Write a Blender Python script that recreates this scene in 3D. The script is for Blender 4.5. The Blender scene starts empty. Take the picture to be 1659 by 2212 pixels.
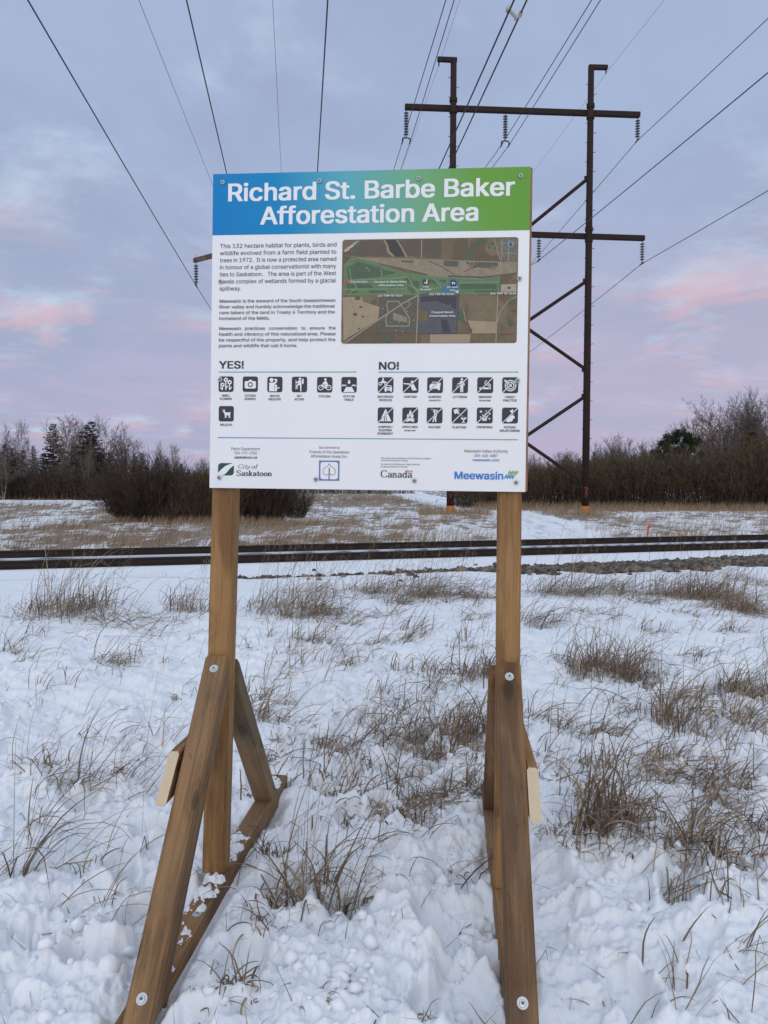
import bpy, bmesh, math, random
import numpy as np
from math import sin, cos, pi, radians, atan2, sqrt
from mathutils import Matrix, Vector

S = bpy.context.scene
COL = S.collection
random.seed(7)

# ------------------------------------------------------------------ camera
CAM_H = 1.6
FPX, CX, CY = 1662.0, 829.5, 1106.0          # focal length and centre in a 1659 x 2212 picture
cam_d = bpy.data.cameras.new('camera')
cam_d.sensor_fit = 'AUTO'; cam_d.sensor_width = 36.0
cam_d.lens = 36.0 * FPX / 2212.0
cam_d.clip_start = 0.05; cam_d.clip_end = 5000
cam = bpy.data.objects.new('camera', cam_d); COL.objects.link(cam)
CAM_M = Matrix.Rotation(radians(90 - 1.96), 3, 'X') @ Matrix.Rotation(radians(.23), 3, 'Z')
cam.matrix_world = Matrix.Translation((0, 0, CAM_H)) @ CAM_M.to_4x4()
S.camera = cam

def ray(px, py):
    d = CAM_M @ Vector(((px - CX) / FPX, -(py - CY) / FPX, -1)); return d / d.y
def at(px, py, Y):
    return Vector((0, 0, CAM_H)) + ray(px, py) * Y
def ground_at(px, py, z=0.0):
    d = ray(px, py); return Vector((0, 0, CAM_H)) + d * ((z - CAM_H) / d.z)

# ------------------------------------------------------------------ world, sun, exposure
SUN_EL, SUN_AZ = 6.0, 190.0                  # low, just behind the camera
W = bpy.data.worlds.new('World'); S.world = W; W.use_nodes = True
nt = W.node_tree; nt.nodes.clear()
def N(t, kind, **kw):
    n = t.nodes.new(kind)
    for k, v in kw.items():
        if k == 'inp':
            for a, b in v.items(): n.inputs[a].default_value = b
        else: setattr(n, k, v)
    return n
def ramp(t, stops, src, interp='LINEAR'):
    r = t.nodes.new('ShaderNodeValToRGB'); r.color_ramp.interpolation = interp
    e = r.color_ramp.elements
    while len(e) < len(stops): e.new(0.5)
    for el, (p, c) in zip(e, stops):
        el.position = p; el.color = (c if hasattr(c, '__len__') else (c, c, c)) [:3] + (1,) if hasattr(c, '__len__') else (c, c, c, 1)
    t.links.new(src, r.inputs[0]); return r.outputs[0]
def mth(t, op, a, b=None, c=None, clamp=False):
    m = t.nodes.new('ShaderNodeMath'); m.operation = op; m.use_clamp = clamp
    for i, v in enumerate((a, b, c)):
        if v is None: continue
        if hasattr(v, 'is_linked'): t.links.new(v, m.inputs[i])
        else: m.inputs[i].default_value = v
    return m.outputs[0]
def mixc(t, f, a, b, blend='MIX'):
    m = t.nodes.new('ShaderNodeMix'); m.data_type = 'RGBA'; m.blend_type = blend
    for i, v in ((0, f), (6, a), (7, b)):
        if hasattr(v, 'is_linked'): t.links.new(v, m.inputs[i])
        else: m.inputs[i].default_value = v if i == 0 else tuple(v)[:3] + (1,)
    return m.outputs[2]
def noise(t, vec, scale, detail=4, rough=.5, dist=0.0):
    n = N(t, 'ShaderNodeTexNoise', inp={'Scale': scale, 'Detail': detail, 'Roughness': rough, 'Distortion': dist})
    if vec is not None: t.links.new(vec, n.inputs['Vector'])
    return n.outputs['Fac']

def build_world():
    t = nt
    tc = N(t, 'ShaderNodeTexCoord')
    sep = N(t, 'ShaderNodeSeparateXYZ'); t.links.new(tc.outputs['Generated'], sep.inputs[0])
    x, y, z = sep.outputs
    zc = mth(t, 'MAXIMUM', z, 0.0)
    den = mth(t, 'ADD', zc, .13)
    cv = N(t, 'ShaderNodeCombineXYZ')
    t.links.new(mth(t, 'DIVIDE', x, den), cv.inputs[0]); t.links.new(mth(t, 'DIVIDE', y, den), cv.inputs[1])
    v = cv.outputs[0]
    base = ramp(t, [(0, (.43, .43, .68)), (.05, (.47, .44, .68)), (.13, (.485, .465, .68)), (.22, (.425, .47, .67)),
                    (.38, (.42, .51, .735)), (.6, (.44, .55, .775)), (1, (.46, .57, .85))], zc)
    # soft cloud sheets: grey-lilac bellies, paler blue gaps
    n1 = noise(t, v, 1.2, 8, .6, .25)
    c1 = ramp(t, [(.38, 0), (.62, 1)], n1, 'EASE')
    c = mixc(t, mth(t, 'MULTIPLY', c1, .72), base, (.365, .43, .62))
    n2 = noise(t, v, 1.35, 8, .6, .3)
    gap = ramp(t, [(.51, 0), (.72, 1)], n2, 'EASE')
    c = mixc(t, mth(t, 'MULTIPLY', gap, .8), c, (.64, .79, .97))
    # a broad blush low in the sky, stronger to the right, with a few brighter patches
    n4 = noise(t, v, .45, 4, .5, .4)
    br = mth(t, 'ADD', ramp(t, [(.36, 0), (.66, 1)], n4, 'EASE'), mth(t, 'MULTIPLY', x, .9), None, True)
    low = ramp(t, [(.0, .25), (.06, .75), (.13, 1), (.22, .45), (.30, .06), (.5, 0)], zc)
    c = mixc(t, mth(t, 'MULTIPLY', mth(t, 'MULTIPLY', br, low), .62), c, (.625, .475, .63))
    n3 = noise(t, v, 1.3, 7, .6, .3)
    pk = ramp(t, [(.52, 0), (.68, 1)], n3, 'EASE')
    low2 = ramp(t, [(.0, .1), (.06, .6), (.13, 1), (.24, .85), (.32, .15), (.45, 0)], zc)
    c = mixc(t, mth(t, 'MULTIPLY', mth(t, 'MULTIPLY', pk, low2), .68), c, (.81, .50, .57))
    # the sky on the sunset side is brighter
    glow = ramp(t, [(.30, 0), (.9, 1)], mth(t, 'MULTIPLY_ADD', y, -.5, .5), 'EASE')
    c = mixc(t, mth(t, 'MULTIPLY', glow, .9), c, (.90, .94, 1.02))
    over = ramp(t, [(.60, 0), (.92, 1)], zc, 'EASE')
    c = mixc(t, mth(t, 'MULTIPLY', over, .7), c, (1.0, 1.16, 1.38))
    bg = N(t, 'ShaderNodeBackground', inp={'Strength': 1.0}); t.links.new(c, bg.inputs[0])
    sky = N(t, 'ShaderNodeTexSky', sky_type='NISHITA', sun_disc=False, sun_elevation=radians(SUN_EL), sun_rotation=radians(SUN_AZ))
    bg2 = N(t, 'ShaderNodeBackground', inp={'Strength': .1}); t.links.new(sky.outputs[0], bg2.inputs[0])
    mx = N(t, 'ShaderNodeMixShader', inp={0: .12}); t.links.new(bg.outputs[0], mx.inputs[1]); t.links.new(bg2.outputs[0], mx.inputs[2])
    out = N(t, 'ShaderNodeOutputWorld'); t.links.new(mx.outputs[0], out.inputs[0])
build_world()
sl = bpy.data.lights.new('sun', 'SUN'); sl.energy = .5; sl.angle = radians(40); sl.color = (1, .95, .92)
so = bpy.data.objects.new('sun', sl); COL.objects.link(so)
so.rotation_euler = (radians(90 - SUN_EL - 16), 0, radians(180 - SUN_AZ))
vs = S.view_settings; vs.view_transform = 'Standard'; vs.look = 'None'; vs.exposure = 0.0; vs.gamma = 1

# ------------------------------------------------------------------ noise in numpy
def _h(ix, iy, seed):
    n = (ix.astype(np.int64) * 374761393 + iy.astype(np.int64) * 668265263 + seed * 2147483647 * 31) & 0xffffffff
    n = ((n ^ (n >> 13)) * 1274126177) & 0xffffffff
    n = ((n ^ (n >> 16)) * 2246822519) & 0xffffffff
    return (n ^ (n >> 15)) & 0xffffff
def vnoise(x, y, seed=0):
    x0 = np.floor(x); y0 = np.floor(y); fx = x - x0; fy = y - y0
    u = fx * fx * fx * (fx * (fx * 6 - 15) + 10); v = fy * fy * fy * (fy * (fy * 6 - 15) + 10)
    def g(ix, iy, dx, dy):
        a = _h(ix, iy, seed) / 0xffffff * 2 * pi
        return np.cos(a) * dx + np.sin(a) * dy
    a = g(x0, y0, fx, fy); b = g(x0 + 1, y0, fx - 1, fy); c = g(x0, y0 + 1, fx, fy - 1); d = g(x0 + 1, y0 + 1, fx - 1, fy - 1)
    return ((a + (b - a) * u) * (1 - v) + (c + (d - c) * u) * v) * 1.5
def fbm(x, y, seed=0, o=4, g=.5):
    r = 0; a = 1.
    for i in range(o):
        r = r + a * vnoise(x, y, seed + i * 17); x = x * 2.03 + 5.1; y = y * 2.03 + 1.7; a *= g
    return r
def cells(x, y, seed=0):                       # distance to the nearest of one random point per cell, and that cell's random size
    x0 = np.floor(x); y0 = np.floor(y)
    best = np.full(x.shape, 9.); val = np.zeros(x.shape)
    for dx in (-1, 0, 1):
        for dy in (-1, 0, 1):
            ix = x0 + dx; iy = y0 + dy
            px = ix + _h(ix, iy, seed) / 0xffffff; py = iy + _h(ix, iy, seed + 5) / 0xffffff
            d = np.hypot(x - px, y - py); w = _h(ix, iy, seed + 9) / 0xffffff
            m = d < best; best = np.where(m, d, best); val = np.where(m, w, val)
    return best, val
def sst(a, b, x):
    t = np.clip((x - a) / (b - a), 0, 1); return t * t * (3 - 2 * t)

# ------------------------------------------------------------------ the lie of the land
RAIL_A = Vector((-7.9, 15.8)); RAIL_B = Vector((10.63, 21.3))
RAIL_D = (RAIL_B - RAIL_A).normalized(); RAIL_N = Vector((-RAIL_D.y, RAIL_D.x))   # N points away from the camera
GAUGE = 1.51
SR = Vector((cos(radians(5.09)), -sin(radians(5.09)))); SN = Vector((-SR.y, SR.x)) # the sign stand's right and back
SO = Vector((-.075, 2.953))
def stand(r, n, z): 
    p = SO + SR * r + SN * n; return Vector((p.x, p.y, z))
PRINTS = [(random.uniform(-3, 3), random.uniform(2.2, 8), random.uniform(0, pi), random.uniform(.10, .16)) for _ in range(70)]
PRINTS += [(random.uniform(-1.3, 1.4), random.uniform(1.9, 3.8), random.gauss(1.4, .5), random.uniform(.12, .15)) for _ in range(26)]
PRINTS += [(-1.2 + .35 * i + random.uniform(-.1, .1), 5.2 + .5 * sin(i) , .3, .14) for i in range(9)]
def rail_z(t): return -.062 + .062 * np.clip(t / 19, 0, 1.2)
BALLAST = [(-3.0, 13.85), (-2.4, 13.85), (-.2, 14.5), (1.6, 15.3), (2.6, 15.35), (4.2, 15.5), (6, 16.2), (8.8, 17.6), (13, 19.1), (20, 21.3)]
BAL_W = [.02, .06, .03, .14, .7, 1.1, 1.1, 1.15, 1.1, 1.0]
def ballast_mask(x, y):
    cy_ = np.interp(x, [b[0] for b in BALLAST], [b[1] for b in BALLAST]); w = np.interp(x, [b[0] for b in BALLAST], BAL_W)
    w = np.where((x < -3.0), 0, w)
    e = fbm(x * 1.3, y * 1.3, 77, 4, .6) * .45
    return sst(.12, -.1, np.abs(y - cy_) - w * (1 + e * 1.3))
def height(x, y, fine=True):
    x = np.asarray(x, float); y = np.asarray(y, float)
    d = np.hypot(x, y)
    h = .03 * fbm(x * .35, y * .35, 3, 3)
    s = (x - RAIL_A.x) * RAIL_N.x + (y - RAIL_A.y) * RAIL_N.y         # metres beyond the near rail
    h = h * sst(-1.2, -3.5, s) + h * sst(3, 7, s) * 2
    h = h - .10 * sst(-7, -1.5, s) * sst(7, 3.0, s) - .03 * sst(-4, -1.0, s) * sst(0, -.6, s)
    h = h + rail_z((x - RAIL_A.x) * RAIL_D.x + (y - RAIL_A.y) * RAIL_D.y) * sst(-3, -.8, s) * sst(GAUGE + 3, GAUGE + .6, s)
    h = h + (.032 - .036 * np.clip(((x - RAIL_A.x) * RAIL_D.x + (y - RAIL_A.y) * RAIL_D.y) / 14, 0, 1) + .005 * np.clip(s / GAUGE, 0, 1)) * sst(.08, .3, s) * sst(GAUGE + .02, GAUGE - .10, s)
    h = h + .10 * sst(GAUGE - .0, GAUGE + .12, s) * sst(GAUGE + 2.6, GAUGE + .5, s)      # the far rail stands a little higher
    near = sst(14, 6, d)
    # drifted, trampled snow
    h = h + near * (.055 * fbm(x * 1.25, y * 1.25, 11, 3) + .035 * fbm(x * 3.4, y * 3.4, 23, 3))
    rid = 1 - np.abs(fbm(x * 2.2 + .4 * fbm(x * 3, y * 3, 5, 2), y * 2.2, 31, 3)) * 2
    h = h + near * .022 * np.clip(rid, -1, 1)
    for px, py, a, r in PRINTS:
        dx = x - px; dy = y - py
        m = (np.abs(dx) < .6) & (np.abs(dy) < .6)
        if not m.any(): continue
        u = (dx * cos(a) + dy * sin(a)) / (r * 1.1); v = (-dx * sin(a) + dy * cos(a)) / (r * .55)
        q = np.sqrt(u * u + v * v)
        h = h + np.where(m, -.06 * sst(1.1, .75, q) + .02 * np.exp(-((q - 1.3) / .2) ** 2), 0)
    if fine:
        wx = fbm(x * 5, y * 5, 141, 3) * .45; wy = fbm(x * 5, y * 5, 151, 3) * .45
        c, w = cells(x * 3.1 + wx, y * 3.1 + wy, 161)                   # broken crust: slabs at different heights
        crust = sst(-.25, .2, fbm(x * .7, y * .7, 171, 3))
        h = h + near * crust * (.055 * (w - .5) - .035 * sst(.36, .62, c))
        rg = 1 - np.abs(fbm(x * 7 + wx, y * 7 + wy, 181, 3)) * 2.2
        h = h + near * .011 * np.clip(rg, -1.2, 1)
        f2 = sst(9, 4.5, d)
        mk = sst(-.05, .25, fbm(x * 1.1, y * 1.1, 41, 3))
        wx = fbm(x * 11, y * 11, 111, 2) * .35; wy = fbm(x * 11, y * 11, 131, 2) * .35
        c, w = cells(x * 8 + wx, y * 8 + wy, 51)
        h = h + near * mk * .024 * np.clip(1.25 * (1 - (c / (.25 + .33 * w)) ** 2), 0, 1) ** .7 * (w > .52)
        c, w = cells(x * 19 + wx * 2, y * 19 + wy * 2, 61)
        h = h + f2 * (.35 + .65 * mk) * .009 * np.clip(1.2 * (1 - (c / (.2 + .36 * w)) ** 2), 0, 1) ** .7 * (w > .45)
        h = h + f2 * (.012 * fbm(x * 15, y * 15, 71, 4, .62) + .006 * (1 - 2.4 * np.abs(vnoise(x * 23 + wx, y * 23 + wy, 191))))
    # the sledge-like runners of the stand lie pressed into the snow
    r = (x - SO.x) * SR.x + (y - SO.y) * SR.y; n = (x - SO.x) * SN.x + (y - SO.y) * SN.y
    for rc, bank in ((-.573, .06), (.55, .05)):
        on = sst(-1.35, -1.1, n) * sst(1.25, 1.1, n); a = np.abs(r - rc)
        k = on * sst(.11, .055, a)
        h = h * (1 - k) + np.minimum(h, .012) * k
        h = h + on * bank * np.exp(-((r - rc - (.135 if rc < 0 else -.125)) / .06) ** 2) * (.45 + .9 * vnoise(n * 4, n * 0 + rc, 88))
        far_ = on * sst(.5, .12, a) * (1 - k)
        h = h * (1 - far_ * .5) + np.clip(h, -.03, .055) * far_ * .5
    return h
def hz(x, y): return float(height(np.array([x]), np.array([y]))[0])

PATH = [(5.2, 23.4, 1.35), (5.9, 26.2, 1.2), (6.75, 31, 1.0), (7.15, 39.4, 1.15), (6.9, 53, 1.6), (6.3, 70, 2.0), (5.6, 95, 2.3), (5.0, 125, 2.5), (4.9, 170, 2.8), (4.5, 240, 3)]
def path_dist(x, y):
    cx = np.interp(y, [p[1] for p in PATH], [p[0] for p in PATH]); w = np.interp(y, [p[1] for p in PATH], [p[2] for p in PATH])
    return np.where((y > 22.5) & (y < 240), np.abs(x - cx) - w, 9.)
def bare_mask(x, y):                            # where dry grass lies thick and little snow shows
    s = (x - RAIL_A.x) * RAIL_N.x + (y - RAIL_A.y) * RAIL_N.y - GAUGE
    n = .8 * fbm(x * .24, y * .12, 91, 4, .6) + .75 * fbm(x * 1.5, y * .9, 92, 4, .65)
    side = .26 * sst(2, -6, x) + .25 * sst(60, 90, y) - .05 * sst(6, 16, x) * sst(60, 44, y) + .22 * sst(6, 2, np.abs(x)) * sst(55, 70, y) + .03
    m = sst(-.15, .5, n + side + .12 * sst(30, 60, y))
    m = m * sst(1.0, 3.0, s) * sst(.1, 1.2, path_dist(x, y))
    snowfield = sst(-14, -18, x) * sst(62, 66, y) * sst(85, 80, y)      # the clean white sheet at the far left
    return m * (1 - .85 * snowfield)

# ------------------------------------------------------------------ materials
def mat(name):
    m = bpy.data.materials.new(name); m.use_nodes = True
    t = m.node_tree; b = t.nodes['Principled BSDF']; return m, t, b
def flat(name, col, rough=.6, metal=0.0, var=.0, scale=30.):
    m, t, b = mat(name)
    b.inputs['Roughness'].default_value = rough; b.inputs['Metallic'].default_value = metal
    if var:
        tc = N(t, 'ShaderNodeTexCoord'); f = noise(t, tc.outputs['Object'], scale, 5, .6)
        c = mixc(t, f, tuple(x * (1 - var) for x in col), tuple(min(1, x * (1 + var)) for x in col))
        t.links.new(c, b.inputs['Base Color'])
    else: b.inputs['Base Color'].default_value = tuple(col) + (1,)
    return m
def island(name, a, b_, rough=.8, mid=None):
    m, t, b = mat(name); g = N(t, 'ShaderNodeNewGeometry')
    st = [(0, a), (1, b_)] if mid is None else [(0, a), (.5, mid), (1, b_)]
    t.links.new(ramp(t, st, g.outputs['Random Per Island']), b.inputs['Base Color']); b.inputs['Roughness'].default_value = rough
    b.inputs['Specular IOR Level'].default_value = .2
    return m
def make_snow_ground():
    m, t, b = mat('snow and dry turf')
    tc = N(t, 'ShaderNodeTexCoord'); o = tc.outputs['Object']
    at_ = N(t, 'ShaderNodeAttribute', attribute_name='bare'); br = at_.outputs['Fac']
    n = noise(t, o, 3.0, 6, .65); n2 = noise(t, o, 40, 4, .6)
    snow = mixc(t, n, (.75, .775, .81), (.87, .885, .91))
    dirt = ramp(t, [(.60, 0), (.78, 1)], noise(t, o, 1.9, 6, .7), 'EASE')
    snow = mixc(t, mth(t, 'MULTIPLY', dirt, .42), snow, (.60, .585, .57))
    speck = ramp(t, [(.70, 0), (.76, 1)], noise(t, o, 55, 3, .6))
    snow = mixc(t, mth(t, 'MULTIPLY', speck, .16), snow, (.35, .30, .26))
    turf = mixc(t, n2, (.10, .075, .05), (.24, .185, .125))
    k = mth(t, 'ADD', br, mth(t, 'MULTIPLY_ADD', noise(t, o, 6, 5, .7), 1.2, -.6))
    f = ramp(t, [(.42, 0), (.60, 1)], k)
    grav = N(t, 'ShaderNodeAttribute', attribute_name='gravel').outputs['Fac']
    c = mixc(t, mth(t, 'MULTIPLY', f, .8), snow, turf)
    c = mixc(t, grav, c, (.075, .072, .07))
    t.links.new(c, b.inputs['Base Color']); b.inputs['Roughness'].default_value = .75
    b.inputs['Specular IOR Level'].default_value = .25
    bp = N(t, 'ShaderNodeBump', inp={'Strength': .35, 'Distance': .012})
    hh = mth(t, 'ADD', noise(t, o, 70, 5, .65), mth(t, 'MULTIPLY', noise(t, o, 22, 5, .6), 1.3))
    t.links.new(hh, bp.inputs['Height']); t.links.new(bp.outputs[0], b.inputs['Normal'])
    return m
def make_snow(name='packed snow'):
    m, t, b = mat(name); tc = N(t, 'ShaderNodeTexCoord'); o = tc.outputs['Object']
    t.links.new(mixc(t, noise(t, o, 3, 5, .6), (.79, .81, .85), (.90, .905, .925)), b.inputs['Base Color'])
    b.inputs['Roughness'].default_value = .75; b.inputs['Specular IOR Level'].default_value = .25
    bp = N(t, 'ShaderNodeBump', inp={'Strength': .35, 'Distance': .012}); t.links.new(noise(t, o, 60, 5, .65), bp.inputs['Height'])
    t.links.new(bp.outputs[0], b.inputs['Normal']); return m
def make_wood(name, a, b_, dark, grey=0.0, grain=1.0):
    """treated softwood; local Z runs along the grain"""
    m, t, b = mat(name); tc = N(t, 'ShaderNodeTexCoord')
    oi = N(t, 'ShaderNodeObjectInfo')
    sh = N(t, 'ShaderNodeVectorMath', operation='MULTIPLY_ADD'); 
    t.links.new(tc.outputs['Object'], sh.inputs[0]); sh.inputs[1].default_value = (1, 1, 1)
    cb = N(t, 'ShaderNodeCombineXYZ')
    for i, k in enumerate((3.1, 7.7, 11.3)): t.links.new(mth(t, 'MULTIPLY', oi.outputs['Random'], k), cb.inputs[i])
    t.links.new(cb.outputs[0], sh.inputs[2]); o = sh.outputs[0]
    mp = N(t, 'ShaderNodeMapping'); mp.inputs['Scale'].default_value = (38, 38, 1.3); t.links.new(o, mp.inputs[0])
    g = noise(t, mp.outputs[0], 1.0, 6, .62, 1.2)
    mp2 = N(t, 'ShaderNodeMapping'); mp2.inputs['Scale'].default_value = (7, 7, 1.1); t.links.new(o, mp2.inputs[0])
    blot = noise(t, mp2.outputs[0], 1.0, 5, .6, .4)
    c = mixc(t, ramp(t, [(.28, 0), (.72, 1)], g), a, b_)
    c = mixc(t, mth(t, 'MULTIPLY', ramp(t, [(.44, 0), (.64, 1)], blot, 'EASE'), .85), c, dark)
    mpf = N(t, 'ShaderNodeMapping'); mpf.inputs['Scale'].default_value = (150, 150, 4); t.links.new(o, mpf.inputs[0])
    fine = noise(t, mpf.outputs[0], 1.0, 3, .6, .6)
    c = mixc(t, mth(t, 'MULTIPLY', ramp(t, [(.5, 0), (.68, 1)], fine), .5), c, dark)
    # incising marks and knots
    mp3 = N(t, 'ShaderNodeMapping'); mp3.inputs['Scale'].default_value = (9, 9, 4.2); t.links.new(o, mp3.inputs[0])
    v = N(t, 'ShaderNodeTexVoronoi', inp={'Scale': 1.0, 'Randomness': 1.0}); t.links.new(mp3.outputs[0], v.inputs['Vector'])
    kn = ramp(t, [(.0, 1), (.15, .9), (.24, 0)], v.outputs['Distance'])
    c = mixc(t, mth(t, 'MULTIPLY', kn, .7), c, tuple(x * .35 for x in dark))
    ring = ramp(t, [(.22, 0), (.27, .7), (.42, 0)], v.outputs['Distance'])
    c = mixc(t, mth(t, 'MULTIPLY', ring, .6), c, dark)
    mp4 = N(t, 'ShaderNodeMapping'); mp4.inputs['Scale'].default_value = (120, 120, 22); t.links.new(o, mp4.inputs[0])
    dash = ramp(t, [(.66, 0), (.72, 1)], noise(t, mp4.outputs[0], 1, 2, .5))
    c = mixc(t, mth(t, 'MULTIPLY', dash, .45), c, tuple(x * .45 for x in dark))
    if grey: c = mixc(t, mth(t, 'MULTIPLY', ramp(t, [(.4, 0), (.65, 1)], noise(t, o, 3.2, 5, .6)), grey), c, (.17, .16, .14))
    t.links.new(c, b.inputs['Base Color']); b.inputs['Roughness'].default_value = .72; b.inputs['Specular IOR Level'].default_value = .25
    bp = N(t, 'ShaderNodeBump', inp={'Strength': .5, 'Distance': .003}); t.links.new(mth(t, 'SUBTRACT', g, mth(t, 'MULTIPLY', dash, .6)), bp.inputs['Height'])
    t.links.new(bp.outputs[0], b.inputs['Normal']); return m
def make_rust(name, a, b_, rough=.8):
    m, t, b = mat(name); tc = N(t, 'ShaderNodeTexCoord'); o = tc.outputs['Object']
    c = mixc(t, noise(t, o, 2.2, 6, .65), a, b_)
    t.links.new(c, b.inputs['Base Color']); b.inputs['Roughness'].default_value = rough; b.inputs['Specular IOR Level'].default_value = .3
    return m
def make_path():
    m, t, b = mat('driven snow'); o = N(t, 'ShaderNodeTexCoord').outputs['Object']
    r = N(t, 'ShaderNodeAttribute', attribute_name='rut').outputs['Fac']
    mp = N(t, 'ShaderNodeMapping'); mp.inputs['Scale'].default_value = (2.2, .35, 1); t.links.new(o, mp.inputs[0])
    k = mth(t, 'MULTIPLY', mth(t, 'MULTIPLY_ADD', r, .7, .3), ramp(t, [(.38, 0), (.66, 1)], noise(t, mp.outputs[0], 1.6, 6, .65)))
    t.links.new(mixc(t, k, (.84, .86, .89), (.42, .41, .42)), b.inputs['Base Color']); b.inputs['Roughness'].default_value = .75
    return m
M = {}
M['path'] = make_path()
M['ground'] = make_snow_ground(); M['snow'] = make_snow()
M['post'] = make_wood('amber treated timber', (.26, .138, .052), (.40, .226, .094), (.165, .080, .032))
M['brace'] = make_wood('dark treated timber', (.19, .100, .041), (.34, .19, .082), (.092, .046, .021), .2)
M['green_brace'] = make_wood('greenish treated timber', (.20, .125, .062), (.31, .195, .10), (.12, .10, .06), .35)
M['end'] = flat('pale sawn end grain', (.60, .47, .32), .8, var=.12, scale=60)
M['rust'] = make_rust('weathering steel', (.014, .007, .0065), (.036, .017, .014))
M['rail'] = make_rust('rusty rail steel', (.010, .006, .005), (.030, .016, .012), .65)
M['pole_wood'] = make_wood('old pole timber', (.10, .065, .042), (.165, .115, .078), (.06, .042, .03), .5)
M['orange'] = flat('orange marking paint', (.62, .17, .03), .6, var=.25, scale=4)
M['glass'] = flat('grey porcelain', (.10, .10, .115), .35)
M['wire'] = flat('dark stranded cable', (.035, .036, .042), .5, .4)
M['shield'] = flat('thin grey cable', (.11, .115, .13), .5, .3)
M['spacer'] = flat('pale grey casting', (.42, .40, .38), .5)
M['zinc'] = flat('galvanised washer', (.55, .58, .60), .38, .85)
M['steel_dark'] = flat('bolt recess', (.12, .13, .14), .4, .8)
M['white'] = flat('white sign face', (.79, .79, .80), .36, var=.035, scale=3.5)
M['ply'] = make_wood('plywood backing', (.26, .14, .07), (.36, .21, .11), (.16, .09, .05))
M['ink'] = flat('black print', (.022, .022, .03), .5)
M['paper'] = flat('white print', (.80, .80, .82), .45)
M['stone'] = flat('blue grey stone', (.045, .055, .07), .6, var=.5, scale=25)
M['bark_pale'] = flat('pale aspen bark', (.24, .205, .175), .9, var=.35, scale=2)
M['bark_grey'] = flat('grey brown bark', (.15, .12, .105), .9, var=.35, scale=2)
M['twig_pale'] = island('pale bare twigs', (.10, .082, .068), (.23, .19, .155), .9)
M['twig_brown'] = island('brown bare twigs', (.10, .08, .07), (.20, .16, .135), .9)
M['needle'] = island('dark spruce needles', (.010, .016, .012), (.036, .046, .028), .85)
M['needle_red'] = island('purplish spruce needles', (.016, .013, .013), (.045, .035, .03), .85)
M['pine_needle'] = island('pine needles', (.012, .024, .012), (.045, .062, .03), .85)
M['willow_dark'] = island('dark willow stems', (.028, .020, .016), (.115, .083, .062), .9)
M['willow_red'] = island('reddish willow stems', (.05, .033, .024), (.17, .112, .075), .9)
M['willow_tan'] = island('tan willow twigs', (.045, .035, .022), (.185, .14, .082), .9, (.10, .077, .047))
M['grass'] = island('dry grass', (.09, .063, .045), (.38, .29, .20), .85, (.21, .15, .102))
M['grass_far'] = island('dry field grass', (.15, .10, .062), (.42, .30, .185), .85, (.27, .188, .115))
M['red'] = flat('fluorescent red tape', (.75, .045, .06), .5)
M['lath'] = flat('pale lath', (.50, .36, .27), .8)

# ------------------------------------------------------------------ object helpers
def tag(o, label=None, cat=None, group=None, kind=None):
    for k, v in (('label', label), ('category', cat), ('group', group), ('kind', kind)):
        if v: o[k] = v
    return o
def empty(name, loc, label=None, cat=None, group=None):
    o = bpy.data.objects.new(name, None); o.empty_display_size = .2; COL.objects.link(o); o.location = loc
    return tag(o, label, cat, group)
def mesh_np(name, V, F, mats, parent=None, mi=None, smooth=False):
    """V (n,3), F list of index lists or (m,k) array"""
    me = bpy.data.meshes.new(name)
    V = np.asarray(V, np.float32)
    if isinstance(F, np.ndarray):
        m, k = F.shape
        me.vertices.add(len(V)); me.vertices.foreach_set('co', V.ravel())
        me.loops.add(m * k); me.loops.foreach_set('vertex_index', F.astype(np.int32).ravel())
        me.polygons.add(m); me.polygons.foreach_set('loop_start', np.arange(0, m * k, k, dtype=np.int32))
        if mi is not None: me.polygons.foreach_set('material_index', np.asarray(mi, np.int32))
        me.update(calc_edges=True)
    else:
        me.from_pydata([tuple(v) for v in V], [], F)
        if mi is not None: me.polygons.foreach_set('material_index', np.asarray(mi, np.int32))
    if smooth: me.polygons.foreach_set('use_smooth', [True] * len(me.polygons))
    for x in (mats if isinstance(mats, (list, tuple)) else [mats]): me.materials.append(x)
    o = bpy.data.objects.new(name, me); COL.objects.link(o)
    if parent: o.parent = parent
    return o
def from_bm(name, bm, mats, parent=None, matrix=None, smooth=False):
    me = bpy.data.meshes.new(name); bm.to_mesh(me); bm.free()
    for x in (mats if isinstance(mats, (list, tuple)) else [mats]): me.materials.append(x)
    if smooth: me.polygons.foreach_set('use_smooth', [True] * len(me.polygons))
    o = bpy.data.objects.new(name, me); COL.objects.link(o)
    if parent: o.parent = parent
    if matrix is not None: o.matrix_basis = matrix
    return o
def tubes(segs, sides=3, cap=False):
    """segs: arrays p0 (n,3), p1 (n,3), r0 (n), r1 (n) -> V, F(quads)"""
    p0, p1, r0, r1 = [np.asarray(a, float) for a in segs]
    d = p1 - p0; d /= np.maximum(np.linalg.norm(d, axis=1, keepdims=True), 1e-9)
    ref = np.where(np.abs(d[:, 2:3]) > .9, np.array([[1., 0, 0]]), np.array([[0., 0, 1]]))
    u = np.cross(d, ref); u /= np.linalg.norm(u, axis=1, keepdims=True); v = np.cross(d, u)
    n = len(p0); V = np.zeros((n, 2 * sides, 3))
    for k in range(sides):
        a = 2 * pi * k / sides; c = cos(a) * u + sin(a) * v
        V[:, k] = p0 + c * r0[:, None]; V[:, sides + k] = p1 + c * r1[:, None]
    base = (np.arange(n) * 2 * sides)[:, None]
    F = np.concatenate([base + np.array([[k, (k + 1) % sides, sides + (k + 1) % sides, sides + k]]) for k in range(sides)], 0)
    return V.reshape(-1, 3), F
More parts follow.
